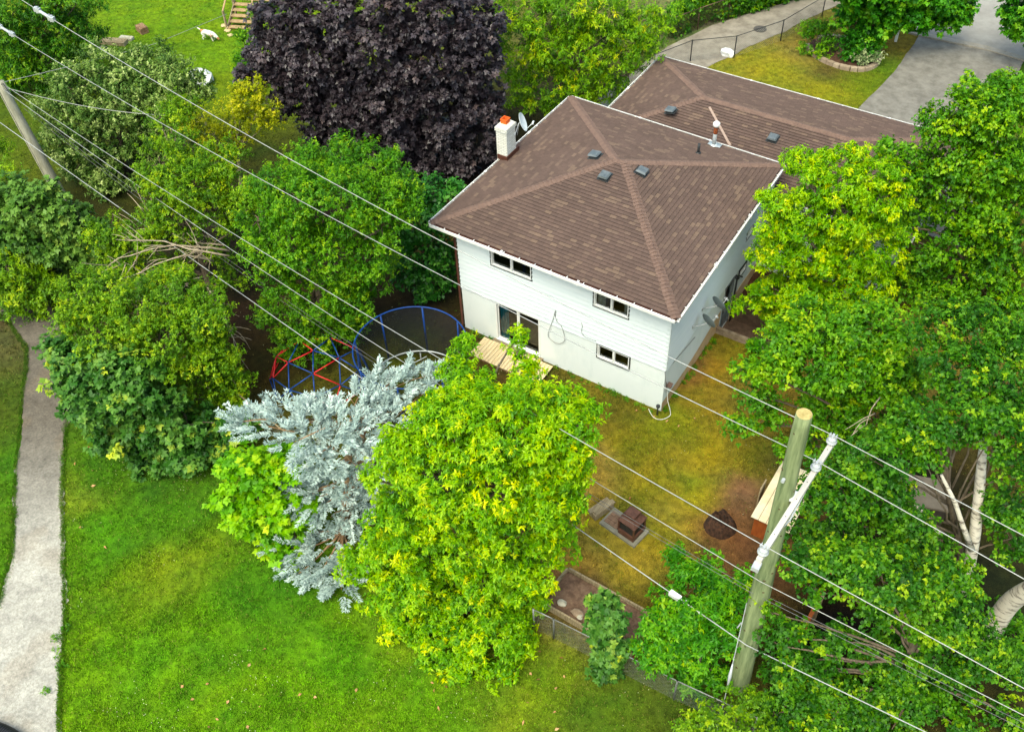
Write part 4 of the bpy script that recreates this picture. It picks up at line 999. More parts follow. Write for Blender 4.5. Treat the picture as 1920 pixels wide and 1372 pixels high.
def pick(P, px):   # point on a wire whose image x is px
    q = (P - CAM) @ ROT; x = 960 + F_PX * q[:, 0] / -q[:, 2]; i = int(np.argmin(abs(x - px))); return P[i]
Pw1 = cat_pts(A1, i1, .6, 4000); Pw2 = cat_pts(extend(i2, A2, 1.15), i2, .8, 4000)
sleeve(pick(Pw1, 72), pick(Pw1, 98), .05, None, "long grey splice sleeve on the wire furthest over the roof")
sleeve(pick(Pw2, 1), pick(Pw2, 24), .05, None, "grey splice sleeve on the second wire at the picture's left edge")
Pw5 = cat_pts((-21.94, -3.02, 4.0), i5, .15, 4000)
a, b = pick(Pw5, 1256), pick(Pw5, 1276); root = thing("cable_splice_box", "white cable splice closure hung on the lowest cable by the bush", "splice box", a)
whitep = mat("closure_white", (.7, .7, .72), (.8, .8, .82), 9, .4)
m = MB(); m.beam(a, b, .14, .15); m.build("closure", whitep, root)
m = MB(); c = pick(Pw5, 1285); m.tube([b, c], .02, 6); m.box(c, (.12, .1, .12), .5); m.box(c + (.05, -.02, .07), (.05, .05, .06)); c2 = pick(Pw5, 1312); m.tube([c, c2], .018, 6); m.box(c2, (.05, .05, .06)); m.build("clamps", whitep, root)
# service drops from the left pole
top = lt + (0, 0, -.05)
wire([cat_pts(top, at(292, 82, 5.0), .05, 20), cat_pts(at(292, 82, 5.0), at(425, 27, 3.0), .0, 20), ], .011, wire_m, "twisted service drop from the grey pole to the wooden steps")
wire([cat_pts(top + (.6, -.1, 0), at(318, 217, 5.2), .25, 20)], .011, wire_m, "short drop wire from the grey pole into the apple tree")
# =============================================================== front yard
c = ag(1679, 78); m = MB(); m.box((c[0], c[1], c[2] + .85), (.12, .12, 1.75), .4); sp_ = thing("sign_post", "white square post standing on the lawn near the kerb", "post", c)
m.build("post", mat("post_white", (.72, .72, .68), (.8, .8, .77), 6), sp_); m = MB(); m.box((c[0], c[1], c[2] + 1.75), (.16, .16, .05), .4); m.build("post_cap", MATS["post_white"], sp_)
pb_ = thing("planter_bed", "oval front planting bed of soil edged with stone blocks", "planter", ag(1578, 108))
bx = [(1512, 88), (1518, 98), (1530, 108), (1545, 117), (1562, 124), (1580, 130), (1600, 133), (1620, 133), (1638, 127), (1647, 117), (1644, 106), (1630, 92), (1600, 80), (1560, 72), (1525, 76)]
pts = smooth([ag(*q) for q in bx], 3); m = MB(); cen = np.mean(pts, 0)
for i in range(len(pts)):
    a, b = pts[i], pts[(i + 1) % len(pts)]; m.poly([cen + (0, 0, .16), a + (0, 0, .06), b + (0, 0, .06)])
m.build("soil", mat("planter_soil", lin((66, 44, 32)), lin((92, 66, 50)), 6, .95, bump=.6), pb_)
acc = 0; last = np.array(pts[0]); sm = mat("edging_stone", lin((136, 118, 98)), lin((172, 154, 132)), 1.5, .9, bump=.5)
for p_ in pts[1:]:
    p_ = np.array(p_)
    if np.linalg.norm(p_ - last) > .34:
        m = MB(); d = p_ - last; m.box((last + p_) / 2 + (0, 0, .09), (np.linalg.norm(d) * .94, .22, .2 + RNG.normal(0, .012)), math.atan2(d[1], d[0])); m.build("edging_stone", sm, pb_); last = p_
c = ag(1363, 104); rock(c, (.75, .5, .5), mat("white_plastic", (.75, .75, .75), (.82, .82, .83), 4, .5), "plastic_bag", "white plastic bag lying against the lane fence", "bag", 11)
c = ag(1425, 56); m = MB(); m.tube([c + (0, 0, .02), c + (0, 0, .045)], .34, 24); tag(m.build("manhole_cover", mat("iron_dark", (.06, .055, .05), (.1, .09, .08), 8)), "dark round cover set in the gravel lane", "manhole cover")
# =============================================================== far lawn objects (top left)
pieces = [((215, 82), (1.5, .5, .22), .35, oldwood, "weathered flat plank box lying on the far lawn", "plank"), ((268, 60), (.7, .45, .35), -.3, mat("bark_log", lin((110, 78, 54)), lin((160, 130, 100)), 8, .9), "small cut log lying on the far lawn", "log"),
          ((238, 74), (.8, .3, .14), .3, pale_stone, "pale board beside the plank box on the far lawn", "board"), ((195, 93), (.4, .25, .14), .4, pale_stone, "small pale brick at the near end of the plank box", "brick"), ((183, 95), (.3, .25, .14), .9, pale_stone, "pale brick lying nearest the corner tree", "brick")]
for (q, sz, rz_, mm, lb_, ct) in pieces:
    c = ag(*q); m = MB(); m.box(c + (0, 0, sz[2] / 2), sz, rz_); m.box(c + (.06, .03, sz[2] + .01), (sz[0] * .8, sz[1] * .6, .03), rz_ + .08); tag(m.build({"brick": "brick", "log": "cut_log", "board": "board", "plank": "plank_box"}[ct], mm), lb_, ct)
for k, (q, lb_) in enumerate((((421, 49), "pale stepping stone nearest the wooden steps"), ((427, 58), "middle stepping stone in front of the wooden steps"), ((432, 67), "smallest stepping stone below the others by the steps"))):
    rock(ag(*q), (.5 - .07 * k, .4 - .05 * k, .12), mat("step_stone", lin((176, 156, 112)), lin((196, 176, 132)), 5), "stepping_stone", lb_, "stone", 20 + k, "stepping stones by the wooden steps")
c = ag(380, 152); rock(c, (1.5, 1.1, .9), mat("pale_cloth", (.55, .58, .6), (.75, .77, .78), 2.5, .8), "white_tarp", "crumpled white tarp heap on the far lawn behind the apple tree", "tarp", 31)
ws = thing("wooden_steps", "weathered wooden steps and rails at the top edge of the lawn", "steps", ag(455, 40))
c = ag(455, 52); dirx = nrm(ag(480, 5) - ag(440, 60)); sdx = np.array([dirx[1], -dirx[0], 0])
step_w = mat("steps_wood", lin((150, 124, 88)), lin((180, 152, 112)), 4, .85)
for k in range(5):
    p_ = c + dirx * (k * .34 - .2) + (0, 0, .12 + .17 * k); m = MB(); m.beam(p_ - sdx * .75, p_ + sdx * .75, .3, .05); m.build("tread", step_w, ws)
for s_ in (-1, 1):
    m = MB(); m.beam(c + sdx * .75 * s_ - dirx * .4, c + sdx * .75 * s_ + dirx * 1.4 + (0, 0, .85), .05, .28); m.build("stringer", oldwood, ws)
    for k in (0, 1): m = MB(); q = c + sdx * .8 * s_ + dirx * (-.3 + 1.5 * k); m.beam(q, q + (0, 0, 1.1 + .8 * k), .1, .1); m.build("post", oldwood, ws)
    m = MB(); m.beam(c + sdx * .8 * s_ - dirx * .3 + (0, 0, 1.1), c + sdx * .8 * s_ + dirx * 1.2 + (0, 0, 1.9), .09, .05); m.build("handrail", step_w, ws)
m = MB(); q = c + dirx * 2.4
for k in range(9): m.beam(q - sdx * .9 + dirx * (k * .22 - .9) + (0, 0, .95), q + sdx * 1.4 + dirx * (k * .22 - .9) + (0, 0, .95), .2, .04)
m.build("platform", step_w, ws)
# dog: white and tan, head down, skinned body
def dog():
    c = ag(393, 76); h = nrm(ag(410, 77) - ag(378, 71)); h[2] = 0; h = nrm(h); sd_ = np.array([-h[1], h[0], 0]); Zv = np.array([0, 0, 1.])
    P = {}; E_ = []; rad = {}
    def V(n, f, s_, z, r): P[n] = c + h * f + sd_ * s_ + Zv * z; rad[n] = r
    V('pel', -.3, 0, .5, .13); V('mid', -.02, 0, .48, .13); V('che', .26, 0, .47, .16); V('neck', .42, 0, .42, .1); V('head', .56, 0, .3, .095); V('muz', .66, 0, .2, .05); V('nose', .71, 0, .16, .035)
    V('t1', -.42, 0, .55, .04); V('t2', -.58, .02, .62, .035); V('t3', -.7, .05, .6, .02)
    for s_, n in ((-.1, 'a'), (.1, 'b')):
        V('fs' + n, .27, s_, .38, .065); V('fk' + n, .28, s_, .2, .035); V('ff' + n, .29 + .04 * (n == 'a'), s_, .03, .035)
        V('hs' + n, -.3, s_, .4, .085); V('hk' + n, -.2, s_, .27, .05); V('hh' + n, -.36, s_, .16, .03); V('hf' + n, -.32, s_, .03, .035)
        V('ea' + n, .5, s_ * .6, .38, .03); V('eb' + n, .52, s_ * 1.1, .3, .02)
    ch_ = [('pel', 'mid'), ('mid', 'che'), ('che', 'neck'), ('neck', 'head'), ('head', 'muz'), ('muz', 'nose'), ('pel', 't1'), ('t1', 't2'), ('t2', 't3')]
    for n in 'ab': ch_ += [('che', 'fs' + n), ('fs' + n, 'fk' + n), ('fk' + n, 'ff' + n), ('pel', 'hs' + n), ('hs' + n, 'hk' + n), ('hk' + n, 'hh' + n), ('hh' + n, 'hf' + n), ('head', 'ea' + n), ('ea' + n, 'eb' + n)]
    names = list(P); org = c.copy()
    me = bpy.data.meshes.new("dog"); me.from_pydata([tuple(P[n] - org) for n in names], [(names.index(a), names.index(b)) for a, b in ch_], [])
    o = bpy.data.objects.new("dog", me); COL.objects.link(o); o.location = org
    md = o.modifiers.new("Skin", 'SKIN'); 
    for i, n in enumerate(names): me.skin_vertices[0].data[i].radius = (rad[n], rad[n])
    me.skin_vertices[0].data[0].use_root = True
    sb = o.modifiers.new("Sub", 'SUBSURF'); sb.levels = 2; sb.render_levels = 2
    me.materials.append(mat("dog_coat", (.75, .72, .66), lin((176, 120, 76)), 2.6, .9, lo=.52, hi=.58))
    tag(o, "small white and tan dog sniffing the far lawn", "dog")
dog()
# corrugated drain pipe at the bottom-left corner
a, b = at(-70, 1335, .25), at(52, 1420, .25)
m = MB(); pts, rs = [], []; n = 260
a = at(-110, 1345, .18); k1 = at(5, 1372, .18); k2 = at(60, 1425, .18)
sp3 = smooth([a, k1, k2, at(75, 1500, .18)], 90)
for i, p_ in enumerate(sp3): pts.append(p_); rs.append(.2 + .018 * math.cos(i * math.pi / 2.0))
m.tube(pts, rs, 20)
tag(m.build("corrugated_pipe", mat("black_plastic", (.015, .015, .017), (.03, .03, .033), 4, .35)), "black corrugated drain pipe lying on the gravel at the corner", "pipe")
#VEGETATION
# =============================================================== VEGETATION
FWD = ROT @ np.array([0, 0, -1.0]); FH = nrm(np.array([FWD[0], FWD[1], 0]))
def kites(base, d, nrm_hint, L, Wd, fold=.25, droop=.15):
    """folded leaf: base, side, tip, side"""
    s = nrm(np.cross(d, nrm_hint)); n = np.cross(s, d)
    L = L[:, None]; Wd = Wd[:, None]
    v0 = base
    v1 = base + d * L * .45 + s * Wd * .5 + n * Wd * fold
    v2 = base + d * L - n * L * droop
    v3 = base + d * L * .45 - s * Wd * .5 + n * Wd * fold
    return np.stack([v0, v1, v2, v3], 1)
# leaf kinds: length, width/length, leaves per sprig, sprigs per clump, clump radius, clumps per m2, droop, shape, sprig length
SPEC = {
 'lance':  dict(L=.125, w=.34, m=10, n=18, R=.33, dens=4.6, droop=.55, shape='kite', sl=.13, tip=.5),
 'feather':dict(L=.12, w=.28, m=11, n=16, R=.38, dens=4.0, droop=.35, shape='kite', sl=.2, tip=.3),
 'ovate':  dict(L=.09, w=.66, m=8, n=20, R=.34, dens=4.8, droop=.25, shape='kite', sl=.16, tip=.25),
 'small':  dict(L=.08, w=.46, m=11, n=20, R=.34, dens=4.6, droop=.15, shape='kite', sl=.2, tip=.3),
 'apple':  dict(L=.10, w=.5, m=12, n=15, R=.34, dens=4.2, droop=-.15, shape='kite', sl=.3, tip=.6),
 'palm':   dict(L=.16, w=.55, m=4, n=14, R=.34, dens=4.8, droop=.3, shape='palm', sl=.14, tip=.2),
 'ivy':    dict(L=.14, w=.75, m=4, n=13, R=.28, dens=5.5, droop=.35, shape='kite', sl=.1, tip=.15),
}
def gen_leaves(rg, cc, oo, kind, tipp, scale=1.0, up_bias=.5, cdens=1.0):
    S = SPEC[kind]; K = len(cc); n = max(3, int(S['n'] * cdens)); R = S['R'] * scale
    # sprigs
    c = np.repeat(cc, n, 0); o = np.repeat(oo, n, 0); csz = np.repeat(rg.uniform(.7, 1.3, K), n)
    r = nrm(rg.normal(size=c.shape)) * (rg.random(len(c)) ** .45 * R * csz)[:, None]
    r[:, 2] *= .75
    sp = c + r
    ax = nrm(o * .55 + r / R * .55 + np.array([0, 0, up_bias]) + rg.normal(0, .28, c.shape))
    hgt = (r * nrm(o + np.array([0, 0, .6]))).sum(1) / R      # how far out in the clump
    ctone = np.repeat(rg.normal(0, .09, K), n)
    cy = np.repeat(rg.random(K) < tipp, n)
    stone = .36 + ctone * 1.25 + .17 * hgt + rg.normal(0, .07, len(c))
    tip = cy & (hgt > .35 - .25 * rg.random(len(c)))
    stone = np.where(tip, stone + .06 + .32 * rg.random(len(c)) ** 1.5, stone)
    # leaves
    m = S['m']; N = len(sp)
    b = np.repeat(sp, m, 0); a = np.repeat(ax, m, 0); tone = np.repeat(stone, m) + rg.normal(0, .05, N * m)
    rad = rg.normal(size=b.shape); rad -= a * (rad * a).sum(1, keepdims=True); rad = nrm(rad)
    pos = rg.random(N * m)
    el = rg.uniform(.05, .9, N * m)[:, None]
    d = nrm(a * el + rad * 1.0 - np.array([0, 0, 1.]) * S['droop'] * rg.uniform(.3, 1.3, N * m)[:, None])
    base = b + a * ((pos - .3) * S['sl'] * scale)[:, None]
    L = S['L'] * scale * rg.uniform(.5, 1.4, N * m); Wd = L * S['w'] * rg.uniform(.8, 1.2, N * m)
    hint = nrm(np.array([0, 0, 1.]) + a * .3 + rg.normal(0, .3, d.shape))
    if S['shape'] == 'kite': return kites(base, d, hint, L, Wd).reshape(-1, 3), tone
    s = nrm(np.cross(d, hint)); out = []; tt = []
    for ang, k in ((0, 1.), (.95, .8), (-.95, .8)):
        dd = d * math.cos(ang) + s * math.sin(ang)
        out.append(kites(base, dd, hint, L * k, Wd * k * 1.15, .1, .12)); tt.append(tone)
    return np.concatenate(out).reshape(-1, 3), np.concatenate(tt)
def lobe_pts(base, lobes, hmax):
    res = []
    for (px, py, rp, *z) in lobes:
        if z: P = at(px, py, z[0])
        else:
            d = ray(px, py); t = ((base - CAM) @ FH) / (d @ FH); P = CAM + d * t
        dist = np.linalg.norm(P - CAM); r = rp * dist / F_PX
        g = float(ground_h(P[0], P[1])) + r * .55
        r = max(r * .6, r - .09)
        if P[2] < g: P = at(px, py, g)
        if P[2] > hmax + base[2]: P = at(px, py, hmax + base[2])
        r = rp * np.linalg.norm(P - CAM) / F_PX
        res.append((P, max(r * .6, r - .09)))
    return res
BARK = mat("bark_grey", lin((84, 72, 58)), lin((120, 106, 88)), 5, .9, bump=.7, stretch=(3, 3, .6))
BIRCH = mat("birch_bark", lin((104, 94, 84)), lin((206, 198, 182)), 2.6, .8, bump=.5, stretch=(1, 1, 3.6), lo=.38, hi=.50, detail=10)
TOT = [0]
def limb(m, a, b, r0, r1, rg, n=6, wob=.06, k=7):
    a, b = np.array(a, float), np.array(b, float); L = np.linalg.norm(b - a); pts = []
    off = rg.normal(0, wob * L, 3)
    for i in range(n + 1):
        t = i / n; pts.append(a + (b - a) * t + off * math.sin(math.pi * t) + (0, 0, .12 * L * math.sin(math.pi * t) * .5) + rg.normal(0, .008 * L, 3) * (0 < i < n))
    m.tube(pts, [r0 + (r1 - r0) * i / n for i in range(n + 1)], k)
def tree(name, label, cat, base_px, lobes, hmax, kind, lm, tipp=.3, seed=1, trunk_r=.16, bark=None, cdens=1.0, scale=1.0, group=None, upb=.5, fork=.35, bare=0, thin=1.0):
    rg = np.random.default_rng(seed); base = ag(*base_px)
    root = thing(name, label, cat, base, group)
    Ls = lobe_pts(base, lobes, hmax); S = SPEC[kind]; C_, O_ = [], []
    cam_d = nrm(CAM - base)
    for i, (P, r) in enumerate(Ls):
        n = int(4 * math.pi * r * r * S['dens'] * thin / scale ** 2) + 2
        o = nrm(rg.normal(size=(n, 3))); 
        rho = r * (1 - .42 * rg.random(n) ** 1.6) * (1 + .16 * rg.normal(size=n).clip(-1.5, 1.5))
        c = P + o * rho[:, None] * np.array([1, 1, .92])
        ok = np.ones(n, bool)
        for j, (Q, q) in enumerate(Ls):
            if j != i: ok &= np.linalg.norm(c - Q, axis=1) > q * .62
        ok &= (o @ cam_d > -.3) | (rg.random(n) < .3)
        ok &= c[:, 2] > ground_h(c[:, 0], c[:, 1]) + .1
        C_.append(c[ok]); O_.append(o[ok])
    C = np.concatenate(C_); O = np.concatenate(O_)
    V, tone = gen_leaves(rg, C, O, kind, tipp, scale, upb, cdens)
    raw_mesh("crown", V, 4, lm, root, tone=tone); TOT[0] += len(tone)
    m = MB(); wts = np.array([r_ for _, r_ in Ls]); cen = (np.array([p_ for p_, _ in Ls]) * wts[:, None]).sum(0) / wts.sum()
    ztop = max(p_[2] for p_, _ in Ls); tp = np.array([cen[0], cen[1], max(base[2] + .7, cen[2] + (ztop - cen[2]) * .6)])
    stem = smooth([base - (0, 0, .1), base + (tp - base) * (.3, .3, .35) + rg.normal(0, .05, 3), base + (tp - base) * (.7, .7, .68) + rg.normal(0, .1, 3), tp], 6)
    m.tube(stem, list(np.linspace(trunk_r, trunk_r * .3, len(stem))), 12)
    for (P, r) in Ls:
        hz = base[2] + max(.25, (P[2] - base[2]) * rg.uniform(.45, .7)); q0 = min(stem, key=lambda q_: abs(q_[2] - hz))
        rr0 = trunk_r * (.42 - .2 * min(1, (hz - base[2]) / (ztop - base[2] + .1)))
        limb(m, q0, P + (0, 0, r * .2), rr0, trunk_r * .1, rg, 7, .045, 6)
        near = C[np.linalg.norm(C - P, axis=1) < r * 1.2]
        for q in near[rg.permutation(len(near))[:int(5 + bare)]]:
            limb(m, P - (0, 0, r * .2), q, trunk_r * .1, .01, rg, 4, .08, 4)
    m.build("trunk", bark or BARK, root, True)
    return root, C, Ls
# leaf colours (dark, mid, light, new growth)
def LM(nm, a, b, c, d, **k): return leaf_mat(nm, [(0.0, a), (.33, b), (.6, c), (1.0, d)], **k)
G = lambda r, g, b: lin((r, g, b))
lm_elder = LM("leaf_box_elder", G(62, 122, 2), G(112, 172, 4), G(164, 204, 6), G(226, 226, 10), trans=.35)
lm_elder2 = LM("leaf_box_elder_green", G(36, 96, 8), G(66, 140, 12), G(108, 172, 12), G(176, 204, 16), trans=.35)
lm_purple = LM("leaf_purple_maple", G(24, 17, 20), G(46, 37, 42), G(78, 70, 76), G(104, 84, 78), trans=.08, rough=.42, spec=.45)
lm_feather = LM("leaf_yellow_green", G(60, 106, 10), G(104, 156, 12), G(146, 186, 16), G(210, 208, 18), trans=.35)
lm_ash = LM("leaf_ash", G(56, 98, 10), G(94, 142, 14), G(138, 176, 18), G(186, 200, 24), trans=.3)
lm_maple = LM("leaf_maple_dark", G(28, 70, 16), G(54, 104, 26), G(98, 142, 52), G(188, 200, 50), trans=.22)
lm_maple2 = LM("leaf_maple_grey", G(44, 84, 22), G(78, 120, 36), G(112, 150, 58), G(166, 182, 70), trans=.22)
lm_lime = LM("leaf_lime_maple", G(70, 136, 10), G(110, 176, 12), G(150, 202, 20), G(200, 220, 40), trans=.4)
lm_apple = LM("leaf_apple", G(44, 78, 20), G(84, 120, 42), G(136, 162, 78), G(196, 210, 132), trans=.2)
lm_birch = LM("leaf_birch", G(26, 72, 6), G(52, 110, 8), G(96, 150, 14), G(168, 192, 20), trans=.28)
lm_mid = LM("leaf_mid_green", G(42, 92, 6), G(76, 136, 10), G(116, 168, 14), G(170, 196, 20), trans=.3)
lm_front = LM("leaf_front_tree", G(24, 76, 10), G(50, 120, 12), G(92, 160, 20), G(140, 184, 30), trans=.28)
lm_gold = LM("leaf_gold", G(112, 130, 10), G(156, 168, 14), G(190, 194, 22), G(220, 208, 40), trans=.35)
lm_ivy = LM("leaf_ivy", G(22, 70, 16), G(42, 104, 26), G(76, 138, 42), G(104, 160, 50), trans=.15, rough=.4)
lm_pale = LM("leaf_variegated", G(60, 96, 40), G(110, 136, 80), G(170, 180, 130), G(210, 214, 170), trans=.2)
# ---- trees and shrubs (lobes measured in the photo: x, y, radius in px)
tree("box_elder", "large yellow-green box elder with golden tips in front of the house", "tree", (905, 1135),
     [(872,645,20),(868,672,24),(856,705,32),(974,630,14),(972,660,18),(984,695,24),(925,762,46),(1040,755,34),(862,740,40),(980,735,38),(812,752,30),(905,722,26),(1085,800,40),(1010,725,22),(845,700,24),(1105,768,20),(1080,742,15),(1050,800,38),(738,835,20),(792,792,32),(860,800,70),(960,810,84),(1060,830,56),(745,850,46),(820,880,95),(920,900,110),(1010,900,80),(1060,870,50),
      (705,885,24),(668,900,14),(762,960,68),(850,1000,110),(960,1000,105),(1030,985,34),(718,1040,46),(665,1060,30),(780,1080,90),(890,1110,105),(965,1090,62),(760,1150,58),(830,1190,62),(920,1200,70),(960,1180,42),(860,1235,38),(985,1130,34),(1075,930,26)],
     8.2, 'lance', lm_elder, .36, 11, .2, scale=.9, cdens=1.1)
tree("maple_sapling", "bright lime-green young maple growing against the blue spruce", "tree", (520, 1015),
     [(440,868,26),(470,890,38),(530,870,40),(425,935,22),(470,950,42),(540,940,50),(553,985,26),(505,1000,34),(530,1040,24),(480,985,30)], 3.6, 'palm', lm_lime, .35, 12, .06, scale=1.05)
tree("ash_tree", "spreading fresh-green tree beside the gravel path with dense small leaves", "tree", (300, 775),
     [(165,565,48),(215,545,42),(260,580,60),(330,560,62),(385,590,48),(130,600,30),(190,620,52),(250,650,50),(320,640,70),(395,660,48),(430,700,36),(365,710,58),(415,750,42),(330,720,40),(400,790,30),(300,545,40),(440,745,22)],
     4.6, 'small', lm_ash, .4, 13, .14, scale=1.05)
tree("norway_maple", "dark broad-leaved maple with yellow tips overhanging the gravel path", "tree", (280, 845),
     [(115,665,30),(150,690,42),(200,680,42),(170,740,48),(240,720,55),(225,790,50),(290,780,58),(280,840,40),(350,800,50),(350,850,40),(400,830,36),(440,800,30),(320,870,26)],
     3.4, 'palm', lm_maple, .10, 14, .12, scale=1.15)
tree("broadleaf_tree", "big bright green tree standing over the climbing dome and trampoline", "tree", (600, 655),
     [(570,310,48),(640,300,44),(700,310,50),(745,350,38),(780,385,16),(500,350,44),(560,370,60),(640,380,70),(715,410,52),(752,405,22),(480,410,40),(540,450,62),(620,470,72),(690,480,54),(520,520,42),(590,550,62),(660,560,50),(700,540,28),(560,610,42),(610,625,46),(650,610,34),(535,650,28),(590,670,28),(505,590,26),(480,470,28)],
     7.0, 'small', lm_mid, .3, 15, .2, scale=1.1, bare=2)
tree("scrub_tree", "thin-crowned tree with bare tangled branches left of the bright green tree", "tree", (400, 560),
     [(330,215,26),(300,300,42),(350,270,36),(360,340,52),(300,360,34),(420,300,36),(450,350,44),(400,390,44),(330,410,44),(280,430,40),(240,470,34),(330,470,36),(460,430,34),(200,440,36),(260,520,34),(420,470,28),(300,510,28),(215,500,26),(445,395,36),(430,520,26),(390,350,40),(300,220,24),(350,195,22),(160,560,22)],
     6.2, 'small', lm_ash, .35, 16, .17, scale=1.05, bare=8, cdens=.95, thin=1.0)
tree("yellow_tree", "slender tree of sparse golden-yellow leaves against the purple maple", "tree", (462, 395),
     [(480,165,24),(455,190,30),(500,190,26),(430,225,30),(480,225,30),(395,255,24),(440,265,24),(410,290,18),(350,240,18),(505,225,18),(380,225,18)], 10, 'small', lm_gold, .4, 17, .1, cdens=.8, thin=.9, bare=5, bark=mat("pale_bark", lin((150, 136, 108)), lin((180, 166, 136)), 5, .9), fork=.6)
tree("apple_tree", "pale silvery-green apple tree below the far lawn", "tree", (235, 335),
     [(185,130,40),(240,125,34),(290,120,38),(335,140,34),(130,170,36),(190,190,54),(260,180,52),(320,190,44),(370,170,32),(95,215,30),(150,240,50),(220,250,58),(290,250,52),(345,240,38),(110,270,30),(170,300,44),(240,310,50),(300,310,36),(200,345,28),(150,330,24)],
     5.2, 'apple', lm_apple, .55, 18, .16, scale=1.1, upb=.9)
tree("corner_tree", "dense dark green tree filling the far corner beyond the lawn", "tree", (70, 165),
     [(20,10,60),(80,0,60),(140,0,44),(30,60,54),(95,55,56),(150,50,36),(60,110,48),(115,110,40),(20,130,36),(150,100,30),(80,150,26),(165,120,16)], 7, 'feather', lm_birch, .25, 19, .2, scale=1.3)
tree("grey_maple", "dull green broad-leaved maple behind the grey pole's foot", "tree", (75, 540),
     [(20,370,36),(60,385,44),(105,400,44),(30,430,44),(90,450,50),(145,450,32),(40,500,44),(110,510,40),(170,480,30),(185,440,24),(205,490,22),(150,540,24)], 4.5, 'palm', lm_maple2, .08, 20, .14, scale=1.15)
tree("edge_shrub", "loose feathery green shrub above the bend of the gravel path", "shrub", (25, 590), [(10,510,38),(50,530,36),(15,560,34),(85,545,26),(60,580,24),(0,340,34),(-10,290,24)], 3.2, 'feather', lm_ash, .3, 21, .06, scale=1.15)
tree("purple_maple", "huge dark purple-leaved maple behind the chimney", "tree", (730, 335),
     [(540,40,62),(500,95,36),(620,20,80),(720,0,90),(820,10,80),(890,50,52),(530,120,46),(600,110,70),(700,100,90),(800,110,85),(885,120,56),(560,180,46),(640,190,66),(730,200,80),(820,200,72),(905,190,44),(600,240,34),(670,260,50),(750,270,62),(830,270,58),(895,260,40),(800,320,34),(860,310,34),(455,145,16),(480,150,18),(700,300,34)],
     9.5, 'palm', lm_purple, .06, 22, .3, scale=1.08, thin=.85)
tree("locust_tree", "feathery yellow-green tree between the purple maple and the roofs", "tree", (1075, 225),
     [(950,20,34),(1000,30,44),(1070,20,48),(1140,30,44),(1200,40,38),(1250,25,26),(970,80,40),(1030,90,50),(1100,90,54),(1170,90,42),(1220,75,28),(975,140,34),(1030,150,40),(1090,150,40),(1140,150,34),(980,190,24),(1040,190,28),(1160,185,18),(1195,182,14),(1090,185,22),(1205,130,18)],
     7.5, 'feather', lm_feather, .4, 23, .18, scale=1.25, cdens=.9)
tree("ivy_shrub", "dark glossy broad-leaved shrub beside the brown downspout", "shrub", (800, 560),
     [(760,365,34),(810,360,34),(850,350,22),(770,420,42),(825,410,38),(790,475,44),(830,470,30),(760,500,34),(800,530,34),(838,520,22),(750,450,30),(845,430,18)], 4.6, 'ivy', lm_ivy, .15, 24, .07)
tree("green_shrub", "small bright green shrub under the purple maple by the steps", "shrub", (460, 165), [(465,75,20),(462,110,22),(470,140,24),(455,160,18),(480,30,14)], 3.4, 'small', lm_mid, .4, 25, .05, scale=1.1)
tree("box_elder", "bright yellow-tipped box elder overlapping the right side of the roof", "tree", (1570, 640),
     [(1495,300,26),(1545,300,26),(1600,300,34),(1650,330,38),(1520,345,38),(1580,350,46),(1640,390,46),(1680,370,30),(1450,375,26),(1500,400,46),(1570,410,56),(1440,420,28),(1640,450,50),(1460,460,40),(1520,470,58),(1590,480,58),(1430,480,26),(1680,430,30),(1410,560,22),(1440,540,34),(1500,540,50),(1570,550,56),(1640,530,44),(1450,600,34),(1385,575,12)],
     7.4, 'lance', lm_elder, .4, 26, .18, scale=.9)
tree("tall_tree", "tall leafy tree at the right edge by the driveway", "tree", (1800, 560),
     [(1850,165,38),(1905,175,36),(1800,200,36),(1845,215,50),(1900,240,50),(1760,245,34),(1790,280,50),(1860,290,58),(1915,310,44),(1700,290,28),(1735,320,38),(1690,330,24),(1770,350,50),(1840,370,58),(1900,390,56),(1660,275,14),(1720,385,30),(1780,430,54),(1850,460,60),(1915,470,40),(1720,460,40),(1780,520,48),(1860,550,58),(1700,530,36),(1680,425,24)],
     8.5, 'ovate', lm_mid, .4, 27, .2, scale=1.25, bare=2)
tree("leafy_tree", "mid-green tree spreading over the side lawn right of the house", "tree", (1600, 910),
     [(1480,640,44),(1530,610,48),(1590,620,50),(1650,610,50),(1460,690,42),(1520,690,58),(1590,700,62),(1660,700,56),(1415,700,26),(1420,745,32),(1390,800,22),(1440,780,30),(1390,690,14),(1560,760,58),(1640,780,58),(1700,650,46),(1720,730,50),(1480,830,26),(1530,820,36),(1600,840,44),(1660,850,40),(1500,900,22)],
     6.4, 'ovate', lm_mid, .4, 28, .18, scale=1.15)
birch_r, BC, BL = tree("birch_tree", "white-barked birch with dense dark leaves at the right", "tree", (1800, 1150),
     [(1760,610,44),(1830,630,56),(1900,640,50),(1800,700,60),(1880,720,56),(1730,790,46),(1800,790,52),(1880,800,56),(1670,860,56),(1730,860,36),(1610,850,40),(1700,800,30),(1580,910,56),(1650,930,60),(1905,880,34),(1560,980,56),(1630,1000,62),(1700,980,50),(1520,930,30),(1480,990,26),(1890,950,40),(1900,1010,36),(1740,1030,44)],
     8.5, 'ovate', lm_birch, .3, 29, .12, None, scale=1.0)
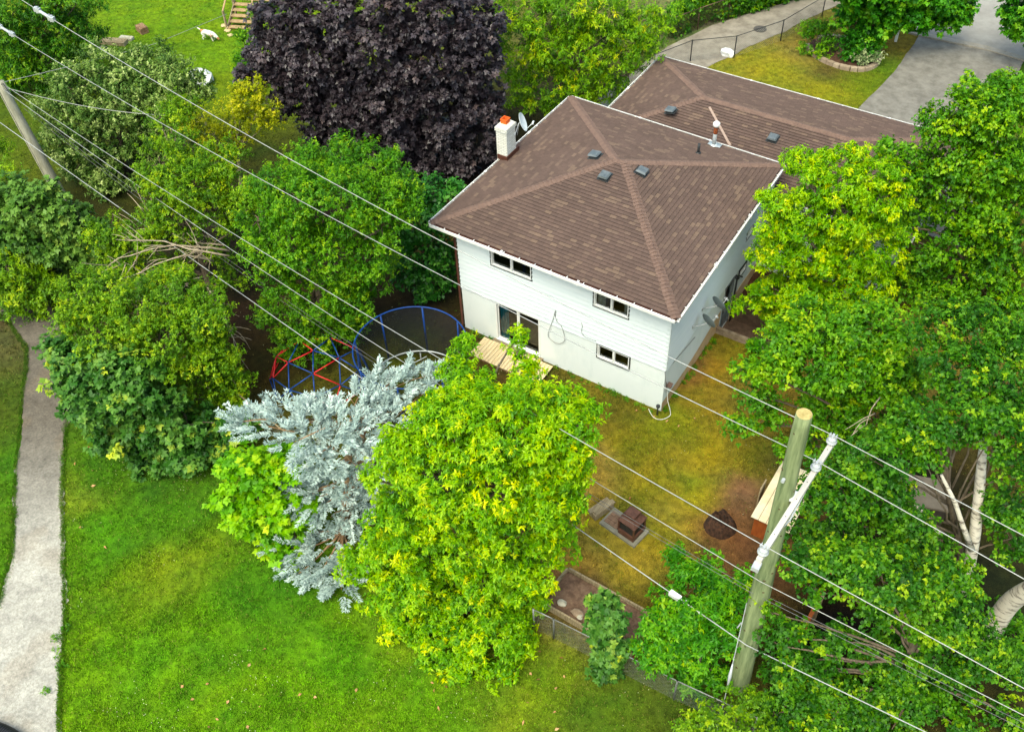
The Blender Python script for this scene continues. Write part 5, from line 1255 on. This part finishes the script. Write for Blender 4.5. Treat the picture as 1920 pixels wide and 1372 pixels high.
tree("birch_tree", "lower leaning birch crown filling the corner below the crossarm", "tree", (1700, 1300),
     [(1645,1150,30),(1560,1200,30),(1580,1060,54),(1650,1080,56),(1720,1090,50),(1500,1060,30),(1530,1110,30),(1780,1080,40),(1800,1150,44),(1740,1160,50),(1680,1160,44),(1830,1220,44),(1760,1230,52),(1690,1230,50),(1890,1240,40),(1640,1290,54),(1710,1310,54),(1780,1300,40),(1560,1310,48),(1600,1350,44),(1670,1370,40),(1500,1240,36),(1540,1260,36),(1460,1280,34),(1500,1320,44),(1450,1340,34),(1540,1370,40),(1440,1200,22),(1480,1190,30),(1620,1220,26),(1890,1340,30),(1800,1370,34),(1450,1150,22)],
     6.5, 'ovate', lm_birch, .35, 30, .14, None, scale=1.0)
tree("bush", "feathery bright green bush left of the thick pole's foot", "shrub", (1310, 1275),
     [(1270,1055,24),(1320,1060,30),(1300,1100,36),(1360,1100,32),(1250,1120,26),(1340,1150,46),(1280,1160,44),(1225,1170,26),(1390,1140,22),(1380,1190,28),(1320,1210,46),(1260,1215,36),(1210,1215,22),(1350,1255,32),(1300,1265,36),(1235,1240,22),(1390,1090,18)],
     2.4, 'lance', lm_elder2, .3, 31, .08, cdens=1.1)
tree("column_bush", "narrow upright maple bush beside the garden bed", "shrub", (1140, 1262), [(1133,1130,22),(1140,1150,26),(1133,1180,27),(1143,1205,28),(1135,1235,25),(1135,1255,20)], 3, 'palm', lm_maple, .12, 32, .05, scale=.85, thin=1.7)
tree("edge_bush", "mixed low bush at the bottom edge right of the guy wire", "shrub", (1330, 1400), [(1290,1360,24),(1330,1350,30),(1380,1360,34),(1400,1310,24),(1420,1370,30),(1330,1375,20)], 1.8, 'small', lm_ash, .4, 33, .05)
tree("front_tree", "tall street tree with furrowed trunk rising from the stone planter", "tree", (1572, 104),
     [(1640,-20,50),(1700,-20,60),(1600,30,26),(1640,30,32),(1680,20,36),(1630,60,22),(1655,65,18),(1725,25,30),(1760,0,46),(1790,20,30),(1775,40,16),(1810,10,18),(1610,-60,60),(1570,-90,60)], 9.5, 'palm', lm_front, .25, 34, .24, scale=1.15, bark=mat("furrowed_bark", lin((86, 66, 50)), lin((124, 100, 78)), 6, .9, bump=.9, stretch=(4, 4, .4)), fork=.75)
tree("kerb_tree", "hanging leafy branch at the far right corner over the street", "tree", (2010, 120), [(1925,0,36),(1900,20,20),(1895,45,12),(1915,50,20),(1950,30,40),(1980,60,44)], 8, 'palm', lm_front, .4, 35, .16, scale=1.1)
tree("planter_shrub", "bright green shrub in the stone planter left of the trunk", "shrub", (1536, 98), [(1535,55,20),(1525,75,20),(1545,78,22),(1530,92,18),(1555,60,16)], 2.2, 'small', lm_mid, .4, 36, .04, scale=1.2)
tree("planter_shrub", "dark green shrub in the stone planter right of the trunk", "shrub", (1612, 112), [(1600,80,20),(1625,75,22),(1640,80,16),(1605,98,16),(1590,95,12)], 2.2, 'ovate', lm_front, .2, 37, .04, scale=1.1)
tree("planter_shrub", "pale variegated shrub in the stone planter near its right end", "shrub", (1628, 120), [(1625,104,15),(1612,108,13),(1636,98,12)], 1.4, 'small', lm_pale, .5, 38, .03, scale=1.2)
tree("undergrowth_shrub", "low dark shrub under the leaning white birch trunk", "shrub", (1905, 1215), [(1870,1215,24),(1900,1225,26),(1925,1200,26),(1900,1150,20),(1890,1180,20)], 1.0, "ovate", lm_birch, .1, 40, .03)
tree("side_shrub", "small green shrub on the side lawn by the entry wall", "shrub", (1425, 665), [(1418,650,18),(1440,670,18),(1410,680,10)], 1.2, 'lance', lm_elder2, .2, 39, .03)
# hedge behind the lane fence
hd = thing("hedge", "long dark green hedge behind the rusty fence at the top", "hedge", ag(1330, 10)); rg = np.random.default_rng(41)
cc = []; oo = []
for (a, b) in (((1235, 84), (1310, 52)), ((1310, 52), (1400, 30)), ((1400, 30), (1500, 4)), ((1500, 4), (1600, -30))):
    A_, B2 = ag(*a), ag(*b); n = 260; t = rg.random(n)[:, None]
    P = A_ + (B2 - A_) * t; P[:, 1] += .5 + np.abs(rg.normal(0, 1.1, n)); P[:, 2] += rg.uniform(.05, 1.5, n); cc.append(P); oo.append(nrm(rg.normal(size=(n, 3)) + (0, -1, .7)))
V, tone = gen_leaves(rg, np.concatenate(cc), np.concatenate(oo), 'ovate', .3, 1.2); raw_mesh("foliage", V, 4, lm_birch, hd, tone=tone); TOT[0] += len(tone)
# ---- blue spruce: cut-back crown of stubby silver-blue boughs
lm_spruce = leaf_mat("needles_blue", [(0, G(92, 110, 104)), (.35, G(150, 171, 166)), (.65, G(192, 210, 204)), (1, G(224, 234, 228))], trans=.12, rough=.6)
rg = np.random.default_rng(50); sb = ag(640, 1015); spr = thing("blue_spruce", "silver-blue spruce with its top sawn off behind the box elder", "tree", sb)
SL = lobe_pts(sb, [(455,790,18),(485,795,28),(530,785,34),(580,790,38),(630,790,36),(600,770,24),(680,735,22),(715,715,22),(745,725,26),(770,695,14),(700,760,34),(740,770,30),(560,825,36),(620,850,44),(680,820,44),(820,715,26),(800,705,16),(690,870,38),(590,860,26),(640,905,34),(590,935,30),(690,930,40),(660,965,38),(620,970,28),(575,925,26),(600,950,26),(560,940,16),(520,1020,18),(560,1035,30),(610,1030,32),(640,1070,36),(600,1075,26),(640,1105,24),(660,1040,30),(560,1075,20)], 5.2)
KV, KT = [], []
for P, r in SL:
    r = r + .12; n = int(4 * math.pi * r * r * 6.8) + 3
    o = nrm(rg.normal(size=(n, 3)) + (0, 0, .25)); rho = r * (1 - .5 * rg.random(n) ** 1.3); c = P + o * rho[:, None] * (1, 1, .7)
    c = c[c[:, 2] > .15]; o = nrm(c - P); n = len(c)
    hz = nrm((c - sb) * (1, 1, 0)); out = nrm(hz * .9 + o * .7 + (0, 0, .12) + rg.normal(0, .2, c.shape)); sd3 = nrm(np.cross(out, (0, 0, 1.))); k = 17
    pos = np.tile(np.r_[np.repeat(np.linspace(0, 1, 8), 2), 1.0], n); sgn = np.tile(np.r_[np.tile([1, -1], 8), 0], n)
    b = np.repeat(c, k, 0); ax = np.repeat(out, k, 0); s3 = np.repeat(sd3, k, 0)
    tl = np.repeat(rg.uniform(.28, .5, n), k); base = b + ax * (tl * pos)[:, None]
    d = nrm(ax * .75 + s3 * (sgn * .9)[:, None] + rg.normal(0, .17, b.shape) + (0, 0, .12)); L = (.175 - .055 * pos) * rg.uniform(.75, 1.25, n * k)
    tone = np.repeat(rg.normal(.48, .13, n), k) + rg.normal(0, .07, n * k) + .1 * pos
    for a_ in range(3):
        h = nrm(rg.normal(size=d.shape)); KV.append(kites(base, d, h, L, np.full(n * k, .052), 0, 0)); KT.append(tone)
    for a_ in range(3):
        t = rg.random(n * k)[:, None]; h = nrm(rg.normal(size=d.shape) + d); KV.append(kites(base + d * L[:, None] * t, h, nrm(rg.normal(size=d.shape)), np.full(n * k, .045), np.full(n * k, .016), 0, 0)); KT.append(tone + .12)
raw_mesh("crown", np.concatenate(KV).reshape(-1, 3), 4, lm_spruce, spr, tone=np.concatenate(KT)); TOT[0] += sum(len(x) for x in KT)
m = MB(); rgb = np.random.default_rng(51)
tops = [at(655, 790, 4.6), at(688, 752, 4.9)]
for tp_ in tops: m.tube([sb - (0, 0, .1), (sb + tp_) / 2 + (.1, 0, 0), tp_], [.17, .14, .1], 10)
for P, r in SL:
    limb(m, sb + (tops[0] - sb) * min(.95, max(.1, (P[2]) / 4.9)), P, .04, .015, rgb, 5, .05, 5)
for k in range(46):
    a = at(rgb.uniform(610, 720), rgb.uniform(760, 870), rgb.uniform(3.2, 4.6)); m.tube([a, a + nrm(rgb.normal(size=3)) * rgb.uniform(.3, .8)], [.014, .006], 4)
m.build("trunk", mat("spruce_wood", lin((130, 100, 72)), lin((170, 138, 104)), 5, .9), spr, True)
m = MB()
for tp_ in tops: m.tube([tp_ + (0, 0, .0), tp_ + (0, 0, .02)], .105, 12)
m.build("cut_top", mat("fresh_cut", lin((214, 170, 120)), lin((228, 188, 140)), 8), spr)
# ---- bare tangled branches (dead limbs of the scrub)
db = thing("dead_branches", "tangle of bare grey-brown fallen limbs above the ash tree", "branches", ag(330, 560)); m = MB(); rg = np.random.default_rng(60)
roots_ = [((420, 470), 2.2), ((360, 540), 2.6), ((300, 560), 2.4)]
for (x0, y0, x1, y1, z0, z1, r) in ((430,470,200,500,3.0,3.9,.05),(400,490,190,545,3.0,3.7,.045),(380,520,260,565,3.0,3.5,.03),(420,460,270,400,3.0,4.1,.04),(430,480,240,450,3.5,4.5,.04),(350,520,200,560,3.6,4.0,.03),(440,440,330,395,2.8,3.8,.04),(400,450,250,430,2.9,3.7,.035),(390,540,440,640,2.6,2.2,.04),(340,500,300,590,3.0,2.9,.03)):
    a, b = at(x0, y0, z0), at(x1, y1, z1); limb(m, a, b, r, .012, rg, 8, .06, 6)
    for k in range(20):
        t = rg.uniform(.1, 1); c = a + (b - a) * t; q = c + nrm(nrm(b - a) * .9 + rg.normal(0, .6, 3)) * rg.uniform(.5, 1.4); q[2] = max(q[2], .3); limb(m, c, q, .02, .006, rg, 4, .05, 4)
m.build("limbs", mat("dead_wood", lin((146, 130, 108)), lin((186, 172, 148)), 6, .9), db, True)
m = MB(); rg = np.random.default_rng(61); a = at(1680, 790, 6.4)
# visible white trunks of the birches
bt = [(((1800, 1150), 1.2), ((1828, 1000), 4.4), ((1838, 900), 6.0), ((1846, 800), 7.4), .2), (((1822, 1030), 4.2), ((1805, 985), 5.0), ((1790, 940), 5.8), ((1765, 890), 6.6), .09), (((1760, 1000), 4.4), ((1735, 965), 4.9), ((1700, 930), 5.4), ((1685, 885), 5.9), .06)]
m = MB()
for *pp_, r in bt: m.tube([at(*q, z) for q, z in pp_], [r, r * .75, r * .65, r * .4], 12)
m.build("trunk", BIRCH, birch_r, True)
lean = thing("birch_tree", "thick leaning white birch trunk cut by the right edge", "tree", at(1852, 1195, .0)); m = MB()
pts = smooth([at(1850, 1205, .0), at(1878, 1150, 1.4), at(1905, 1120, 2.4), at(1950, 1095, 3.6)], 6); m.tube(pts, list(np.linspace(.3, .24, len(pts))), 16); m.build("trunk", BIRCH, lean, True)
dt = thing("dead_twig", "bare pale twig sticking out of leaves beside the crossarm tip", "branch", at(1625, 800, 5.5)); m = MB(); rg = np.random.default_rng(62)
for x0, y0, x1, y1 in ((1650, 745, 1625, 795), (1625, 795, 1585, 828), (1640, 775, 1585, 805), (1632, 785, 1600, 812)): limb(m, at(x0, y0, 5.8), at(x1, y1, 5.9), .022, .008, rg, 5, .05, 5)
m.build("twigs", mat("dead_wood", (0, 0, 0)), dt, True)
# ---- grass blades: one mass
rg = np.random.default_rng(70); N = 460000
x = rg.uniform(-40, 20, N * 4); y = rg.uniform(-24, 40, N * 4)
dd = np.sqrt((x - CAM[0]) ** 2 + (y - CAM[1]) ** 2 + CAM[2] ** 2); k = rg.random(len(x)) < np.clip((33 / dd) ** 3.5, 0, 1); x, y = x[k], y[k]
P_ = np.stack([x, y, ground_h(x, y)], 1); q = (P_ - CAM) @ ROT; ix = 960 + F_PX * q[:, 0] / -q[:, 2]; iy = 686 - F_PX * q[:, 1] / -q[:, 2]
k = (ix > -150) & (ix < 2070) & (iy > -120) & (iy < 1500); x, y = x[k], y[k]
jx = x + .5 * (fbm(x * 6, y * 6) - .47); jy = y + .1 * (fbm(x * 5 + 9, y * 5) - .47)
bad = (x > -.05) & (x < W + .05) & (y > -.02) & (y < 9) | (x > .8) & (x < 13.4) & (y > 8) & (y < 15) | inpoly(jx, jy, np.array(list(PL) + list(PR)[::-1])) | inpoly(x, y, DRP) | inpoly(x, y, LAP)
bad |= (x > HX0) & (x < HX1) & (y > HY0) & (y < HY1) | (x > 8.85) & (x < 12.1) & (y > -8.95) & (y < -7.4) | (np.hypot(x - fpc[0], y - fpc[1]) < .75) | (x > 1) & (x < 4.1) & (y > -1.7) & (y < 0)
bad |= inpoly(x, y, np.array([ag(*q)[:2] for q in bx])) | inpoly(x, y, np.array([list(p_) for p_ in street_pts] + [list(p_) for p_ in far_pts[::-1]]))
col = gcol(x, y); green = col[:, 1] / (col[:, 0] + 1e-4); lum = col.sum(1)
dens = fbm(x * 1.5 + 4, y * 1.5 + 8)
keepp = np.clip((green - .45) * 1.6, .03, 1) * np.clip(lum * 4, .1, 1) * np.clip(dens * 2 - .2, .2, 1)
k = ~bad & (rg.random(len(x)) < keepp); x, y, col, green = x[k][:N], y[k][:N], col[k][:N], green[k][:N]
ex_, ey_ = [], []
for E_, sg in ((PL, -1), (PR, 1)):
    E_ = np.array(E_); tt = rg.uniform(0, len(E_) - 1, 9000); px_ = np.interp(tt, np.arange(len(E_)), E_[:, 0]); py_ = np.interp(tt, np.arange(len(E_)), E_[:, 1])
    w_ = (fbm(tt * 5, tt * 0 + sg * 7, 5) - .42) * 2.6; off = -rg.random(9000) ** 1.5 * np.clip(w_, .03, .5) + rg.uniform(0, .25, 9000); ex_.append(px_ + sg * off * .9); ey_.append(py_ - sg * off * .5)
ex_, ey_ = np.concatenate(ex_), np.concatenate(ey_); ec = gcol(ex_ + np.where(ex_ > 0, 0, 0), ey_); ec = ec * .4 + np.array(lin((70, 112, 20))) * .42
x = np.r_[x, ex_]; y = np.r_[y, ey_]; col = np.concatenate([col, ec])
n = len(x); nb = 3; xb = np.repeat(x, nb) + rg.normal(0, .03, n * nb); yb = np.repeat(y, nb) + rg.normal(0, .03, n * nb); zb = gz(xb, yb) - .005
b = np.stack([xb, yb, zb], 1); a = rg.uniform(0, 6.283, n * nb); h = rg.uniform(.04, .10, n * nb) * np.repeat(np.clip(.45 + fbm(x * .9, y * .9), .5, 1.4), nb)
wv = np.stack([np.cos(a), np.sin(a), a * 0], 1) * .015; ln = np.stack([np.cos(a * 3.1), np.sin(a * 3.1), a * 0], 1) * (h * .7)[:, None]
tv = b + ln + np.stack([a * 0, a * 0, h], 1)
tv_ = rg.uniform(.55, 1.75, (n, 1)); wk = rg.random(n) < .07; col = col * tv_; col[wk] = col[wk] * .5 + np.array(lin((90, 140, 24))) * .45
cb = np.repeat(col, nb, 0) * rg.uniform(.8, 1.3, (n * nb, 1)) * np.array([1.02, 1.08, 1.0])
st_ = rg.random(n * nb) < .10; cb[st_] = cb[st_] * .6 + np.array(lin((170, 150, 84))) * .35
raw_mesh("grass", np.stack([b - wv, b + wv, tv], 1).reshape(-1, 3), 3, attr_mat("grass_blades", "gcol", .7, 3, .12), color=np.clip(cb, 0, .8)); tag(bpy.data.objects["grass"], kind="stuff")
TOT[0] += n * nb
# weeds and fallen leaves
lf = rg.uniform(0, 1, (1500, 2)); xs = -9 + 23 * lf[:, 0]; ys = -19 + 20 * lf[:, 1]; kk = rg.random(1500) < np.clip((vnoise(xs * .55 + 3, ys * .55) - .62) * 2.2, 0, 1); xs, ys = xs[kk], ys[kk]; okk = ~inpoly(xs, ys, np.array(list(PL) + list(PR)[::-1])); xs, ys = xs[okk], ys[okk]
b = np.stack([xs, ys, gz(xs, ys) + .06], 1); d = nrm(np.stack([rg.normal(size=len(xs)), rg.normal(size=len(xs)), rg.normal(0, .2, len(xs))], 1))
V = kites(b, d, nrm(rg.normal(0, .3, d.shape) + (0, 0, 1)), rg.uniform(.08, .17, len(xs)), rg.uniform(.05, .1, len(xs)))
raw_mesh("fallen_leaves", V.reshape(-1, 3), 4, mat("dry_leaf", lin((150, 96, 50)), lin((196, 156, 110)), 2, .8)); tag(bpy.data.objects["fallen_leaves"], kind="stuff")
xs = rg.uniform(-9, 14, 9000); ys = rg.uniform(-19, 1, 9000); kk = (rg.random(9000) * np.where((xs > 4) & (ys > -7), 4, 1) < np.clip((fbm(xs * .8 + 3, ys * .8) - .5) * 3, 0, .6)) & ~inpoly(xs, ys, np.array(list(PL) + list(PR)[::-1])) & ~((xs > -.2) & (ys > -.2) & (xs < 8.6)); xs, ys = xs[kk], ys[kk]
b = np.stack([xs, ys, gz(xs, ys) + .07], 1); V = kites(b, nrm(rg.normal(size=b.shape) * (1, 1, .1)), np.tile([[0, 0, 1.]], (len(b), 1)), np.full(len(b), .028), np.full(len(b), .024), .1, .1)
raw_mesh("clover", V.reshape(-1, 3), 4, mat("clover_flower", lin((196, 200, 150)), lin((220, 220, 180)), 2, .8)); tag(bpy.data.objects["clover"], kind="stuff")
wd = []; wt_ = []
for (px, py) in [(105, 1197), (88, 1297), (110, 1225), (118, 1250), (125, 1180)] + [(rg.uniform(880, 1240), 0) for _ in range(0)]:
    c = ag(px, py); V, tn = gen_leaves(rg, c[None] + (0, 0, .06), np.array([[0, 0, 1.]]), 'small', .2, .55); wd.append(V); wt_.append(tn)
for t in np.linspace(.02, .98, 46):
    for (A_, B2, off) in (((0, 0), (W, 0), (0, -.12)), ((W, 0), (W, 4.6), (.12, 0))):
        if rg.random() < .5: continue
        c = np.array([A_[0] + (B2[0] - A_[0]) * t + off[0] + rg.normal(0, .05), A_[1] + (B2[1] - A_[1]) * t + off[1] + rg.normal(0, .05) , .04])
        V, tn = gen_leaves(rg, c[None], np.array([[0, 0, 1.]]), 'small', .2, rg.uniform(.25, .5)); wd.append(V); wt_.append(tn)
raw_mesh("weeds", np.concatenate(wd), 4, lm_mid, tone=np.concatenate(wt_)); tag(bpy.data.objects["weeds"], kind="stuff")
print("FACES", TOT[0])
